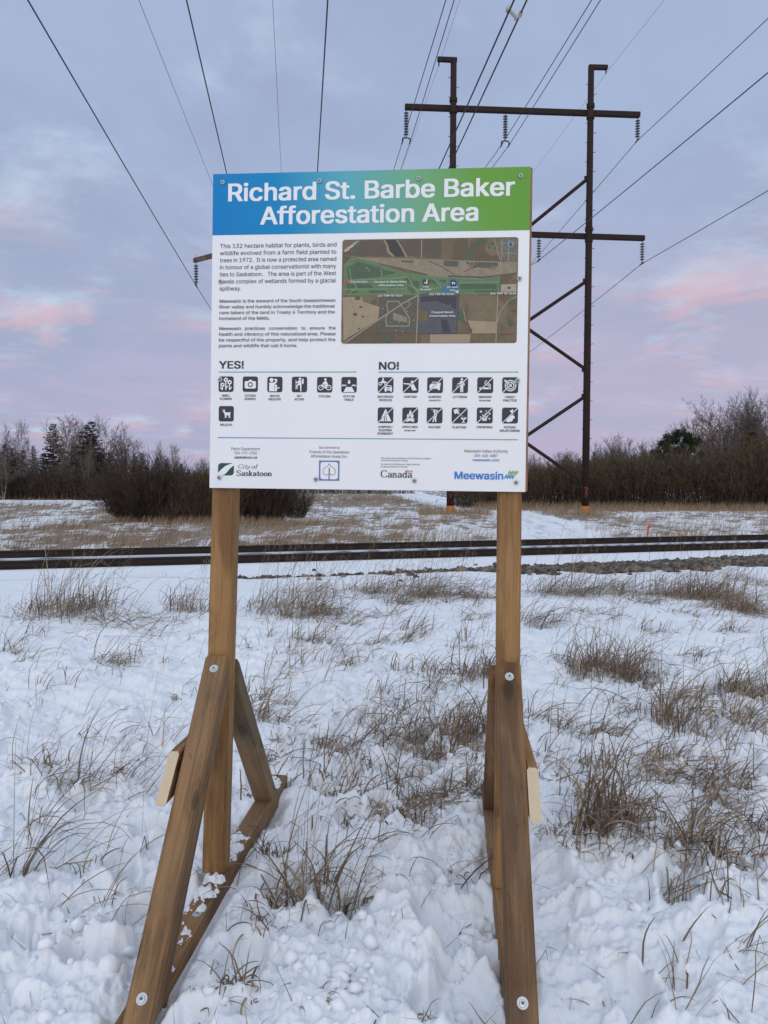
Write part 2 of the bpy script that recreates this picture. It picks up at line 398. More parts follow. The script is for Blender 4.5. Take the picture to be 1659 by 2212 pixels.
def polytube(pts, radii, sides=8, cap=True):
    """continuous tube along a polyline"""
    pts = [Vector(p) for p in pts]; V = []; F = []
    if not hasattr(radii, '__len__'): radii = [radii] * len(pts)
    d0 = (pts[1] - pts[0]).normalized(); u = d0.orthogonal().normalized()
    for i, p in enumerate(pts):
        d = (pts[min(i + 1, len(pts) - 1)] - pts[max(i - 1, 0)]).normalized()
        u = (u - d * u.dot(d)).normalized(); v = d.cross(u)
        for k in range(sides):
            a = 2 * pi * k / sides; V.append(p + (u * cos(a) + v * sin(a)) * radii[i])
    for i in range(len(pts) - 1):
        for k in range(sides):
            a = i * sides + k; b = i * sides + (k + 1) % sides; F.append([a, b, b + sides, a + sides])
    if cap: F.append(list(range(sides))[::-1]); F.append([(len(pts) - 1) * sides + k for k in range(sides)])
    return V, F
class MB:
    def __init__(s): s.V = []; s.F = []; s.M = []
    def add(s, V, F, m=0):
        b = len(s.V); s.V += [tuple(v) for v in V]; s.F += [[i + b for i in f] for f in F]; s.M += [m] * len(F)
    def box(s, c, sz, rot=None, m=0):
        v = []
        for x in (-.5, .5):
            for y in (-.5, .5):
                for z in (-.5, .5):
                    p = Vector((x * sz[0], y * sz[1], z * sz[2])); p = rot @ p if rot else p; v.append(Vector(c) + p)
        s.add(v, [[0, 1, 3, 2], [4, 6, 7, 5], [0, 4, 5, 1], [2, 3, 7, 6], [0, 2, 6, 4], [1, 5, 7, 3]], m)
    def tube(s, pts, r, sides=8, m=0): V, F = polytube(pts, r, sides); s.add(V, F, m)
    def build(s, name, mats, parent=None, off=(0, 0, 0), smooth=False):
        off = Vector(off); return mesh_np(name, [Vector(v) - off for v in s.V], s.F, mats, parent, s.M, smooth)
def lathe(prof, axis_p, axis_d, sides=16):
    """prof: list of (t along axis, radius)"""
    d = Vector(axis_d).normalized(); u = d.orthogonal().normalized(); v = d.cross(u); p = Vector(axis_p); V = []; F = []
    for t, r in prof:
        for k in range(sides):
            a = 2 * pi * k / sides; V.append(p + d * t + (u * cos(a) + v * sin(a)) * r)
    for i in range(len(prof) - 1):
        for k in range(sides):
            a = i * sides + k; b = i * sides + (k + 1) % sides; F.append([a, b, b + sides, a + sides])
    F.append(list(range(sides))[::-1]); F.append([(len(prof) - 1) * sides + k for k in range(sides)])
    return V, F

# ------------------------------------------------------------------ ground
def build_ground():
    ra = np.concatenate([np.linspace(1.0, 1.7, 14, endpoint=False), 1.7 * (8.5 / 1.7) ** np.linspace(0, 1, 380, endpoint=False),
                         8.5 * (60 / 8.5) ** np.linspace(0, 1, 190, endpoint=False), 60 * (1800 / 60) ** np.linspace(0, 1, 60)])
    an = np.concatenate([np.linspace(-180, -60, 24, endpoint=False), np.linspace(-60, -33, 36, endpoint=False),
                         np.linspace(-33, 33, 560, endpoint=False), np.linspace(33, 60, 36, endpoint=False), np.linspace(60, 180, 24, endpoint=False)])
    A, R_ = np.meshgrid(np.radians(an), ra)
    x = np.sin(A) * R_; y = np.cos(A) * R_
    n, m = x.shape
    z = height(x, y)
    z = np.where(R_ > 200, z * .3, z)
    V = np.stack([x, y, z], -1).reshape(-1, 3)
    i = np.arange(n - 1)[:, None] * m; j = np.arange(m)[None, :]; j2 = (j + 1) % m
    F = np.stack([i + j, i + j2, i + m + j2, i + m + j], -1).reshape(-1, 4)
    c = len(V); V = np.vstack([V, [[0, 0, 0]]])
    o = mesh_np('ground', V, F, M['ground'], smooth=True)
    me = o.data
    bm = bmesh.new(); bm.from_mesh(me); bm.verts.ensure_lookup_table()
    for k in range(m): bm.faces.new((bm.verts[c], bm.verts[(k + 1) % m], bm.verts[k]))
    bm.to_mesh(me); bm.free()
    for nm, fn in (('bare', bare_mask), ('gravel', ballast_mask)):
        at_ = me.attributes.new(nm, 'FLOAT', 'POINT')
        at_.data.foreach_set('value', np.append(fn(x, y).ravel(), 0).astype(np.float32))
    tag(o, kind='structure'); return o
build_ground()

def build_path():
    ys = np.concatenate([np.linspace(22.6, 60, 60), np.linspace(62, 240, 60)])
    cx = np.interp(ys, [p[1] for p in PATH], [p[0] for p in PATH]); w = np.interp(ys, [p[1] for p in PATH], [p[2] for p in PATH])
    for _ in range(6):
        cx[1:-1] = (cx[:-2] + 2 * cx[1:-1] + cx[2:]) / 4
    us = np.linspace(-1, 1, 15); U, Yy = np.meshgrid(us, ys)
    edge = .25 * fbm(Yy * .5 + U * 3, U * 5, 15, 3)
    X = cx[:, None] + U * (w[:, None] + edge)
    Z = height(X, Yy) + .03 * (1 - np.abs(U) ** 6 * 2.0) - .025 * np.exp(-((np.abs(U) - .45) / .13) ** 2)
    n, m = X.shape; i = np.arange(n - 1)[:, None] * m; j = np.arange(m - 1)[None, :]
    F = np.stack([i + j, i + j + 1, i + m + j + 1, i + m + j], -1).reshape(-1, 4)
    o = mesh_np('path', np.stack([X, Yy, Z], -1).reshape(-1, 3), F, M['path'], smooth=True)
    r_ = np.exp(-((np.abs(U + 0 * Yy) - .45) / .16) ** 2); a_ = o.data.attributes.new('rut', 'FLOAT', 'POINT'); a_.data.foreach_set('value', r_.ravel().astype(np.float32))
    tag(bpy.data.objects['path'], kind='structure')
build_path()

# ------------------------------------------------------------------ railway
def build_rails():
    t = empty('railway_track', (RAIL_A.x, RAIL_A.y, -.1), 'rusty railway track with two rails crossing the snow behind the sign', 'railway track')
    prof = [(-.07, 0), (.07, 0), (.07, .011), (.02, .028), (.0085, .045), (.0085, .118), (.036, .132), (.036, .158), (.028, .168), (-.028, .168), (-.036, .158), (-.036, .132), (-.0085, .118), (-.0085, .045), (-.02, .028), (-.07, .011)]
    k = len(prof)
    for off in (0, GAUGE):
        V = []; F = []; ss = list(range(-60, 105, 3))
        for s in ss:
            for a, b in prof:
                p = RAIL_D * s + RAIL_N * (off + a); V.append((p.x, p.y, b + .012 + (.095 if off else 0) + rail_z(s)))
        for i in range(len(ss) - 1):
            for j in range(k): F.append([i * k + j, i * k + (j + 1) % k, (i + 1) * k + (j + 1) % k, (i + 1) * k + j])
        o = mesh_np('rail', V, F, M['rail'], t)
        # joint bars bolted to the web
        R = Matrix.Rotation(atan2(RAIL_D.y, RAIL_D.x), 3, 'Z')
        for s in (-14 + off * 2.2, 6.0 + off * 2.2, 31 + off * 2):
            b = MB(); up = (.095 if off else 0) + float(rail_z(s)); p = RAIL_D * s + RAIL_N * (off - .02); b.box((p.x, p.y, .085 + up), (.9, .022, .085), R)
            for q in (-.35, -.15, .15, .35):
                p2 = RAIL_D * (s + q) + RAIL_N * (off - .04); b.box((p2.x, p2.y, .085 + up), (.035, .03, .035), R)
            b.build('joint_bar', M['rail'], o)
    b = MB(); R = Matrix.Rotation(atan2(RAIL_D.y, RAIL_D.x), 3, 'Z')
    for i in range(-60, 120):
        p = RAIL_D * (i * .55) + RAIL_N * (GAUGE / 2); b.box((p.x, p.y, -.20), (.22, 2.6, .16), R)
    tag(b.build('ties', M['pole_wood'], t), kind='stuff')
build_rails()

ICO = bmesh.new(); bmesh.ops.create_icosphere(ICO, subdivisions=1, radius=1)
ICO_V = np.array([v.co[:] for v in ICO.verts]); ICO_F = np.array([[v.index for v in f.verts] for f in ICO.faces]); ICO.free()
ICO2 = bmesh.new(); bmesh.ops.create_icosphere(ICO2, subdivisions=2, radius=1)
ICO2_V = np.array([v.co[:] for v in ICO2.verts]); ICO2_F = np.array([[v.index for v in f.verts] for f in ICO2.faces]); ICO2.free()
def lumps(P, size, rng, squash=(1, 1, .7), jag=.25, hi=False):
    bv, bf = (ICO2_V, ICO2_F) if hi else (ICO_V, ICO_F)
    n = len(P); k = len(bv)
    V = bv[None] * (1 + rng.uniform(-jag, jag, (n, k, 1)))
    V = V * (np.array(squash)[None, None] * rng.uniform(.7, 1.35, (n, 1, 3)))
    a = rng.uniform(0, 2 * pi, n); ca, sa = np.cos(a)[:, None], np.sin(a)[:, None]
    X = V[..., 0] * ca - V[..., 1] * sa; Y = V[..., 0] * sa + V[..., 1] * ca
    V = np.stack([X, Y, V[..., 2]], -1) * size[:, None, None] + P[:, None, :]
    F = bf[None] + (np.arange(n) * k)[:, None, None]
    return V.reshape(-1, 3), F.reshape(-1, 3)
def build_ballast():
    rng = np.random.default_rng(5)
    X = rng.uniform(-3, 20, 60000); cy_ = np.interp(X, [b[0] for b in BALLAST], [b[1] for b in BALLAST])
    Y = cy_ + rng.uniform(-1.6, 1.6, len(X)); m = rng.uniform(0, 1, len(X)) < ballast_mask(X, Y) * .62 + .003 * (X > -2)
    X, Y = X[m][:12000], Y[m][:12000]
    Z = height(X, Y) + .006
    sz = rng.uniform(.025, .065, len(X)) * np.where(rng.uniform(0, 1, len(X)) < .15, 1.6, 1)
    V, F = lumps(np.stack([X, Y, Z], -1), sz, rng, (1, 1, .75), .28)
    o = mesh_np('gravel', V, F, island('ballast stone', (.035, .035, .037), (.26, .205, .155), .85, (.095, .086, .077)))
    tag(o, 'strip of grey and brown ballast gravel bared in the snow before the rails', 'gravel', kind='stuff')
build_ballast()
def build_snow_chunks():
    rng = np.random.default_rng(9)
    n = 2600; r = 1.9 + 6.5 * rng.uniform(0, 1, n) ** 1.5; a = np.radians(rng.uniform(-34, 34, n))
    X = np.sin(a) * r; Y = np.cos(a) * r
    m = fbm(X * 1.1, Y * 1.1, 41, 3) + rng.normal(0, .2, n) > .0
    X, Y = X[m], Y[m]
    rr = (X - SO.x) * SR.x + (Y - SO.y) * SR.y; m = (np.abs(rr + .573) > .16) & (np.abs(rr - .55) > .14); X, Y = X[m], Y[m]
    sz = .006 + .028 * rng.uniform(0, 1, len(X)) ** 3.2
    Z = height(X, Y) + sz * .25
    V, F = lumps(np.stack([X, Y, Z], -1), sz, rng, (1, 1, .7), .3)
    o = mesh_np('snow_chunks', V, F, M['snow'])
    tag(o, 'loose lumps of kicked up snow scattered round the stand', 'snow', kind='stuff')
build_snow_chunks()

# ------------------------------------------------------------------ grass
def blades(P, L, wid, phi, th0, curl, segs, rng, zmin=None, twist=None):
    n = len(P); V = np.zeros((n, segs + 1, 2, 3)); p = P.copy()
    side = np.stack([-np.sin(phi), np.cos(phi), np.zeros(n)], -1)
    tw = rng.uniform(-.9, .9, n) if twist is None else twist
    kp = rng.uniform(.25, .9, n); ka = np.where(rng.uniform(0, 1, n) < .32, rng.uniform(.5, 1.9, n), 0) * (segs > 3)
    for i in range(segs + 1):
        s = i / segs; th = th0 + curl * s ** 1.4 + ka * (s > kp)
        d = np.stack([np.sin(th) * np.cos(phi), np.sin(th) * np.sin(phi), np.cos(th)], -1)
        up = np.stack([np.cos(th) * np.cos(phi), np.cos(th) * np.sin(phi), -np.sin(th)], -1)
        a = tw * (.4 + 1.6 * s); sv = side * np.cos(a)[:, None] + up * np.sin(a)[:, None]
        w = wid * (np.clip(1.02 - s, 0, 1) ** .65 if i else .7)
        V[:, i, 0] = p - sv * (w / 2)[:, None]; V[:, i, 1] = p + sv * (w / 2)[:, None]
        p = p + d * (L / segs)[:, None]
        phi = phi + rng.normal(0, .13, n)
        if zmin is not None: p[:, 2] = np.maximum(p[:, 2], zmin)
    b = (np.arange(n) * (segs + 1) * 2)[:, None]
    F = np.concatenate([b + np.array([[2 * i, 2 * i + 1, 2 * i + 3, 2 * i + 2]]) for i in range(segs)], 0)
    return V.reshape(-1, 3), F
class Coll:
    def __init__(s): s.V = []; s.F = []; s.n = 0
    def add(s, V, F): s.V.append(V); s.F.append(F + s.n); s.n += len(V)
    def build(s, name, m, parent=None): return mesh_np(name, np.vstack(s.V), np.vstack(s.F), m, parent)
# near clumps: px, py (where they root), half width px, reach px, blades, style  u upright / r leans right / f flat mat / s sprawl, seed stems
CL = [(149,1318,52,95,130,'u',14),(120,1312,40,60,70,'r',3),(190,1325,40,60,80,'u',8),(309,1350,55,35,120,'f',0),(250,1338,40,30,60,'f',0),(404,1325,32,70,80,'u',9),(60,1330,45,30,50,'f',0),
(225,1430,34,60,60,'r',0),(11,1405,22,60,30,'u',2),(65,1427,24,50,22,'r',0),(124,1489,14,40,9,'r',1),(386,1496,22,40,20,'s',1),(180,1370,30,25,22,'f',0),
(617,1332,62,90,190,'r',26),(665,1335,40,80,110,'r',8),(741,1332,60,25,150,'f',0),(590,1310,40,60,50,'r',10),
(803,1275,40,60,110,'r',10),(857,1287,50,70,150,'r',14),(887,1305,40,55,110,'r',8),(930,1286,40,62,130,'r',12),(975,1287,34,55,90,'r',10),(1032,1292,45,40,130,'f',5),(700,1280,50,40,50,'r',10),
(668,1394,36,60,55,'r',1),(610,1410,20,35,18,'r',0),(799,1400,22,42,36,'r',0),(872,1382,18,55,30,'r',0),(900,1380,20,40,26,'r',0),(763,1441,20,50,16,'s',1),(1020,1335,30,30,40,'f',0),
(923,1460,52,60,60,'s',2),(1032,1463,38,75,120,'u',3),(956,1481,36,50,50,'s',1),(990,1410,26,40,24,'r',1),(574,1543,42,75,130,'r',2),(560,1500,30,45,40,'r',0),
(857,1525,50,70,60,'s',3),(796,1520,34,50,40,'r',0),(646,1572,30,65,36,'r',1),(726,1598,38,60,44,'s',2),(912,1600,60,95,120,'s',6),(967,1598,50,110,120,'u',6),(1021,1582,45,90,110,'u',5),(600,1610,30,50,26,'s',1),
(1185,1281,46,70,120,'r',8),(1239,1286,34,60,100,'r',6),(1307,1281,44,62,120,'r',5),(1385,1307,40,50,70,'s',4),(1436,1291,42,60,130,'r',6),(1476,1288,46,72,170,'r',10),(1520,1293,46,80,190,'r',12),(1571,1317,40,70,150,'r',8),(1604,1324,34,55,110,'r',4),(1645,1332,40,45,110,'f',3),(1360,1290,30,30,40,'r',2),
(1590,1250,34,35,60,'r',6),(1640,1260,34,40,70,'r',6),(1155,1342,48,62,110,'r',2),(1290,1330,40,22,50,'f',0),(1490,1330,22,24,40,'f',0),(1270,1322,24,16,26,'f',0),(1595,1368,18,34,26,'r',0),(1405,1368,28,40,26,'r',0),(1430,1378,20,26,16,'r',0),
(1283,1452,50,95,170,'u',8),(1240,1452,34,60,60,'s',4),(1368,1458,40,80,110,'u',4),(1330,1455,44,60,80,'s',2),(1578,1502,28,75,130,'u',2),(1537,1496,42,28,120,'f',0),(1410,1470,34,50,44,'r',2),(1490,1420,26,40,18,'r',2),
(1158,1552,36,75,50,'r',2),(1260,1580,44,90,90,'r',3),(1210,1590,30,60,36,'r',1),(1497,1570,56,115,170,'u',5),(1540,1560,44,90,90,'r',3),(1639,1503,34,90,90,'r',4),(1453,1520,60,50,110,'f',2),(1350,1540,44,50,44,'s',2),(1600,1540,40,60,60,'r',2),(1640,1600,40,60,60,'r',2),
(1300,1811,66,150,160,'u',10),(1335,1800,44,130,110,'u',4),(1260,1760,44,100,70,'s',3),(1419,1830,46,110,60,'s',3),(1503,1862,38,150,90,'u',4),(1470,1850,36,90,50,'s',2),(1436,1660,36,40,120,'f',0),(1480,1650,60,80,90,'r',4),(1554,1703,50,40,120,'f',0),(1600,1690,44,60,70,'f',1),(1639,1811,40,100,120,'s',4),(1600,1870,40,70,50,'s',2),
(1233,1847,28,50,26,'s',1),(1530,1760,50,60,44,'f',2),(1571,1963,60,40,14,'f',1),(1190,1800,26,50,40,'s',1),(1180,1660,40,50,44,'s',2),(1230,1640,40,50,40,'s',2),
(661,1947,62,200,60,'s',10),(640,1930,44,150,34,'s',4),(606,1884,40,80,60,'s',2),(726,1938,34,100,36,'u',3),(785,1918,46,60,26,'r',1),(777,1751,60,40,120,'s',0),(803,1682,50,50,70,'s',2),(857,1729,50,70,110,'s',4),(959,1711,46,40,170,'f',1),(912,1622,60,70,90,'s',4),(985,1640,40,70,80,'s',3),(1010,1700,30,80,50,'u',3),(690,1700,40,60,40,'s',2),(900,1770,40,50,30,'s',2),
(566,2027,36,90,26,'s',2),(508,2173,34,70,50,'s',2),(719,2182,34,40,12,'r',0),(901,2190,30,60,8,'r',1),(560,1700,30,60,60,'s',0),(585,1660,30,50,50,'r',0),
(40,1900,14,260,16,'u',8),(62,1675,36,60,46,'s',1),(167,1695,34,110,44,'r',4),(255,1687,40,75,44,'r',2),(102,1889,24,90,9,'r',1),(196,1882,36,70,12,'r',1),(164,1991,30,40,8,'s',0),(20,1880,20,40,14,'f',0),(90,1700,30,110,20,'r',3),(250,1950,20,40,6,'r',0),(320,1850,10,220,3,'u',3)]
def build_near_grass():
    rng = np.random.default_rng(21); C = Coll()
    for px, py, hw, reach, nb, st, seeds in CL:
        g = ground_at(px, py); sc = g.y / FPX
        R_ = hw * sc * 1.25; L0 = reach * sc * 1.55
        nb = int(nb * (1.25 if g.y > 6 else .8))
        nc = 3 + int(hw / 9); ca = rng.uniform(0, 2 * pi, nc); cr = R_ * np.sqrt(rng.uniform(0, 1, nc)); own = (rng.uniform(0, 1, nb) ** 1.5 * nc).astype(int)
        loose = rng.uniform(0, 1, nb) < .4; sp = R_ * np.where(loose, .6, .24)
        X = g.x + cr[own] * np.cos(ca[own]) + rng.normal(0, 1, nb) * sp; Y = g.y + (cr[own] * np.sin(ca[own]) + rng.normal(0, 1, nb) * sp) * (1.1 if g.y > 4 else .75)
        sway = rng.normal(0, .55, nc)[own]; tilt = rng.normal(0, .16, nc)[own]; grow = rng.uniform(.6, 1.25, nc)[own]
        P = np.stack([X, Y, height(X, Y) - .01], -1)
        L = L0 * np.clip(rng.gamma(5, .14, nb), .15, 1.35) * grow
        if st == 'u': th = np.abs(rng.normal(.42, .32, nb)); cu = rng.uniform(.5, 2.7, nb); ph = rng.normal(.1, 1.1, nb)
        elif st == 'r': th = rng.normal(.75, .32, nb); cu = rng.uniform(.1, 2.2, nb); ph = rng.normal(.1, .55, nb)
        elif st == 'f': th = rng.normal(1.2, .25, nb); cu = rng.uniform(-.1, .9, nb); ph = rng.normal(0, .6, nb) + np.where(rng.uniform(0, 1, nb) < .4, pi, 0); L = L * 1.5
        else: th = rng.normal(.85, .4, nb); cu = rng.uniform(.4, 3.2, nb); ph = rng.uniform(-pi, pi, nb) * .75 + .1
        th = th + tilt; ph = ph + sway
        w = rng.uniform(.0035, .0095, nb) * min(1.35, (.8 + g.y * .055)) * (1.1 if g.y < 5 else 1)
        C.add(*blades(P, L, w, ph, th, cu, 7 if g.y < 6 else 5, rng, g.z - .02))
        # a thatch of short broken blades at the foot
        nb2 = nb // 2
        a = rng.uniform(0, 2 * pi, nb2); r = R_ * 1.25 * np.sqrt(rng.uniform(0, 1, nb2)); X = g.x + r * np.cos(a); Y = g.y + r * np.sin(a)
        C.add(*blades(np.stack([X, Y, height(X, Y)], -1), L0 * rng.uniform(.12, .4, nb2), rng.uniform(.003, .007, nb2), rng.uniform(-pi, pi, nb2), rng.normal(1.1, .35, nb2), rng.uniform(-.3, 1, nb2), 3, rng, g.z - .02))
        if seeds:       # tall stiff stems with a thin seed head
            ns = seeds; X = g.x + rng.normal(0, R_ * .7, ns); Y = g.y + rng.normal(0, R_ * .6, ns)
            P = np.stack([X, Y, height(X, Y) - .01], -1); L = L0 * rng.uniform(.75, 1.25, ns); ph = rng.normal(.1, .5, ns); th = np.abs(rng.normal(.22 if st != 'f' else .6, .14, ns)); cu = rng.uniform(0, .4, ns)
            if g.y > 7: L = L * 1.25
            V, F = blades(P, L, np.full(ns, .0032 if g.y < 6 else .0055), ph, th, cu, 6, rng)
            C.add(V, F)
            tips = V.reshape(ns, 7, 2, 3).mean(2)
            if g.y > 5:
                for q in range(9):
                    s = .74 + .03 * q; f = s * 6; i0 = int(min(5, f)); b = tips[:, i0] + (tips[:, min(6, i0 + 1)] - tips[:, i0]) * (f - i0)
                    C.add(*blades(b, L * rng.uniform(.04, .1, ns), np.full(ns, .005), rng.uniform(-pi, pi, ns), rng.uniform(.3, .9, ns), rng.uniform(0, .8, ns), 2, rng))
    n = 170; X = rng.uniform(-4.5, 5.5, n); Y = rng.uniform(3.2, 9.5, n)                 # tall single stems
    m = (fbm(X * .7, Y * .6, 211, 3) > -.1) & (np.abs(X) < .5 * Y); X, Y = X[m], Y[m]; n = len(X)
    C.add(*blades(np.stack([X, Y, height(X, Y) - .01], -1), rng.uniform(.25, .6, n), np.full(n, .0042), rng.normal(.1, .7, n), np.abs(rng.normal(.35, .25, n)), rng.uniform(0, 1.1, n), 6, rng))
    # small loose tufts between the clumps
    for x0, x1, y0, y1, k in ((1140,1659,1380,1700,190),(1180,1659,1700,1950,90),(780,1060,1400,1750,120),(540,780,1380,1750,80),(560,1060,1240,1400,110),(0,440,1290,1380,70),(0,440,1380,1750,50),(0,330,1750,2000,16),(540,1060,1750,2200,34),(1180,1659,1950,2200,16),(1140,1659,1250,1380,90)):
        for _ in range(int(k * .8)):
            g = ground_at(rng.uniform(x0, x1), rng.uniform(y0, y1)); q = int(rng.integers(3, 15)); keep = float(fbm(np.array([g.x * .9]), np.array([g.y * .7]), 201, 3)[0])
            if keep < rng.uniform(-.25, .3): continue
            rr = rng.uniform(.02, .11) * (1 + g.y * .05)
            X = g.x + rng.normal(0, rr, q); Y = g.y + rng.normal(0, rr, q); mean = rng.normal(.15, .8)
            C.add(*blades(np.stack([X, Y, height(X, Y) - .008], -1), rng.uniform(.08, .36, q) * (1 + .03 * g.y), rng.uniform(.0032, .008, q) * (.85 + g.y * .05), rng.normal(mean, .5, q), rng.normal(.8, .35, q), rng.uniform(.1, 2.6, q), 6 if g.y < 6 else 4, rng, g.z - .02))
    # single blades and litter lying about on the snow
    n = 800; r = 1.95 + 8 * rng.uniform(0, 1, n) ** 1.6; a = np.radians(rng.uniform(-33, 33, n)); X = np.sin(a) * r; Y = np.cos(a) * r
    P = np.stack([X, Y, height(X, Y) + .002], -1)
    C.add(*blades(P, rng.uniform(.03, .17, n), rng.uniform(.0025, .006, n), rng.uniform(-pi, pi, n), rng.normal(1.15, .4, n), rng.uniform(-.5, 1, n), 4, rng))
    n = 900; X = rng.uniform(-8, 9, n); Y = rng.uniform(4, 13.5, n); m = fbm(X * .8, Y * .8, 44, 3) > .02; X, Y = X[m], Y[m]; n = len(X)
    P = np.stack([X, Y, height(X, Y) - .005], -1)
    C.add(*blades(P, rng.uniform(.06, .3, n), rng.uniform(.003, .007, n), rng.normal(.1, .6, n), rng.normal(.8, .35, n), rng.uniform(0, 1.2, n), 4, rng))
    tag(C.build('dry_grass', M['grass']), 'brown dry grass poking through the snow between camera and rails', 'grass', kind='stuff')
build_near_grass()
def build_field_grass():
    rng = np.random.default_rng(33); C = Coll()
    def band(n, y0, y1, wmul, pw=1.0, hmul=1., keep=None, xr=(-.62, .62)):
        Y = y0 + (y1 - y0) * rng.uniform(0, 1, n) ** pw; X = rng.uniform(xr[0], xr[1], n) * (Y + 3)
        s = (X - RAIL_A.x) * RAIL_N.x + (Y - RAIL_A.y) * RAIL_N.y - GAUGE
        b = bare_mask(X, Y); clump = sst(-.1, .35, fbm(X * .9, Y * .9, 55, 3))
        m = (s > 1.3) & (path_dist(X, Y) > .1) & (rng.uniform(0, 1, n) < .06 + .94 * b * (.25 + .75 * clump))
        X, Y = X[m], Y[m]; k = len(X)
        P = np.stack([X, Y, height(X, Y, False) - .01], -1)
        L = rng.uniform(.15, .5, k) * hmul; w = rng.uniform(.007, .014, k) * wmul * (.6 + Y / 60)
        C.add(*blades(P, L, w, rng.normal(.15, .6, k), np.abs(rng.normal(.5, .3, k)), rng.uniform(0, 1.2, k), 3, rng))
    band(120000, 18, 40, 1.0, 1.2); band(60000, 38, 75, 1.2, 1.0, 1.15); band(40000, 72, 170, 1.6, 1.2, 1.3)
    # pale tufts standing along the far side of the track
    for _ in range(120):
        s = rng.uniform(-2, 23) if rng.uniform() < .8 else rng.uniform(-10, 60); o = GAUGE + 1.6 + rng.gamma(1.5, .8); p = RAIL_A + RAIL_D * s + RAIL_N * o
        if path_dist(np.array([p.x]), np.array([p.y]))[0] < .3: continue
        k = int(rng.integers(25, 80)); X = p.x + rng.normal(0, .35, k); Y = p.y + rng.normal(0, .2, k)
        C.add(*blades(np.stack([X, Y, height(X, Y, False) - .01], -1), rng.uniform(.2, .55, k), rng.uniform(.007, .012, k), rng.normal(.1, .8, k), np.abs(rng.normal(.35, .25, k)), rng.uniform(0, 1, k), 3, rng))
    # taller grass along the foot of the thickets and round the poles
    for (cx, cy, lx, ly, k, hh) in ((22, 51, 16, 1.6, 9000, .8), (35, 47, 9, 1.6, 5000, .8), (-22, 84, 24, 1.5, 7000, .8), (3.9, 43.2, 2.0, 1.2, 1600, .6), (10.6, 43.6, 1.8, 1.2, 900, .55), (-6, 30.5, 3.5, .8, 1500, .5)):
        X = cx + rng.uniform(-1, 1, k) * lx; Y = cy + rng.normal(0, 1, k) * ly; 
        C.add(*blades(np.stack([X, Y, height(X, Y, False) - .01], -1), rng.uniform(.3, 1.0, k) * hh, rng.uniform(.012, .022, k), rng.normal(.1, 1, k), np.abs(rng.normal(.3, .2, k)), rng.uniform(0, .9, k), 3, rng))
    tag(C.build('field_grass', M['grass_far']), 'tan dry grass over the snowy field beyond the rails', 'grass', kind='stuff')
build_field_grass()

# ------------------------------------------------------------------ the information sign
BW = 1.2192
def rotz(a): return Matrix.Rotation(a, 3, 'Z')
BOARD_R = rotz(radians(-5.089)) @ Matrix.Rotation(radians(-1.331), 3, 'X') @ Matrix.Rotation(radians(.496), 3, 'Y')
BOARD_C = Vector((-.0689, 2.9666, 2.1930))
import os
try: FONT = bpy.data.fonts.load(os.path.join(bpy.utils.system_resource('DATAFILES'), 'fonts', 'Inter.woff2'))     # the sans face that ships with Blender
except Exception: FONT = None
_txt = {}
def fill_outlines(me):
    """fills letter outlines by winding number, so that overlapping strokes add up"""
    from mathutils.geometry import delaunay_2d_cdt
    co = [Vector((v.co.x, v.co.y)) for v in me.vertices]; ed = [tuple(e.vertices) for e in me.edges]
    if not ed: return np.zeros((0, 3)), []
    r = delaunay_2d_cdt(co, ed, [], 0, 1e-6); v2, f2 = r[0], r[2]
    A = np.array([co[a][:] for a, b in ed]); B = np.array([co[b][:] for a, b in ed]); F = []
    for f in f2:
        c = sum((v2[k] for k in f), Vector((0, 0))) / len(f)
        up = (A[:, 1] <= c.y) & (B[:, 1] > c.y); dn = (A[:, 1] > c.y) & (B[:, 1] <= c.y)
        t = np.where(up | dn, (c.y - A[:, 1]) / np.where(B[:, 1] == A[:, 1], 1, B[:, 1] - A[:, 1]), 0); right = A[:, 0] + t * (B[:, 0] - A[:, 0]) > c.x
        if (up & right).sum() != (dn & right).sum(): F.append(list(f))
    return np.array([(p.x, p.y, 0) for p in v2]), F
def glyphs(s, bold=0.0, slant=0.0):
    k = (s, bold, slant)
    if k not in _txt:
        cu = bpy.data.curves.new('lettering', 'FONT'); cu.body = s; cu.size = 1
        if FONT: cu.font = FONT
        cu.shear = slant; cu.resolution_u = 3; cu.fill_mode = 'NONE'
        o = bpy.data.objects.new('lettering', cu); COL.objects.link(o)
        me = bpy.data.meshes.new_from_object(o.evaluated_get(bpy.context.evaluated_depsgraph_get()))
        V, F = fill_outlines(me)
        bpy.data.objects.remove(o); bpy.data.curves.remove(cu); bpy.data.meshes.remove(me)
        # overlapping strokes of one letter must not share a plane: every face gets its own corners a hair apart
        V2 = []; F2 = []
        for i, f in enumerate(F):
            F2.append(list(range(len(V2), len(V2) + len(f)))); V2 += [(V[j][0], V[j][1], (i % 9)) for j in f]
        _txt[k] = (np.array(V2), F2)
    return _txt[k]
CAP = glyphs('H')[0][:, 1].max()
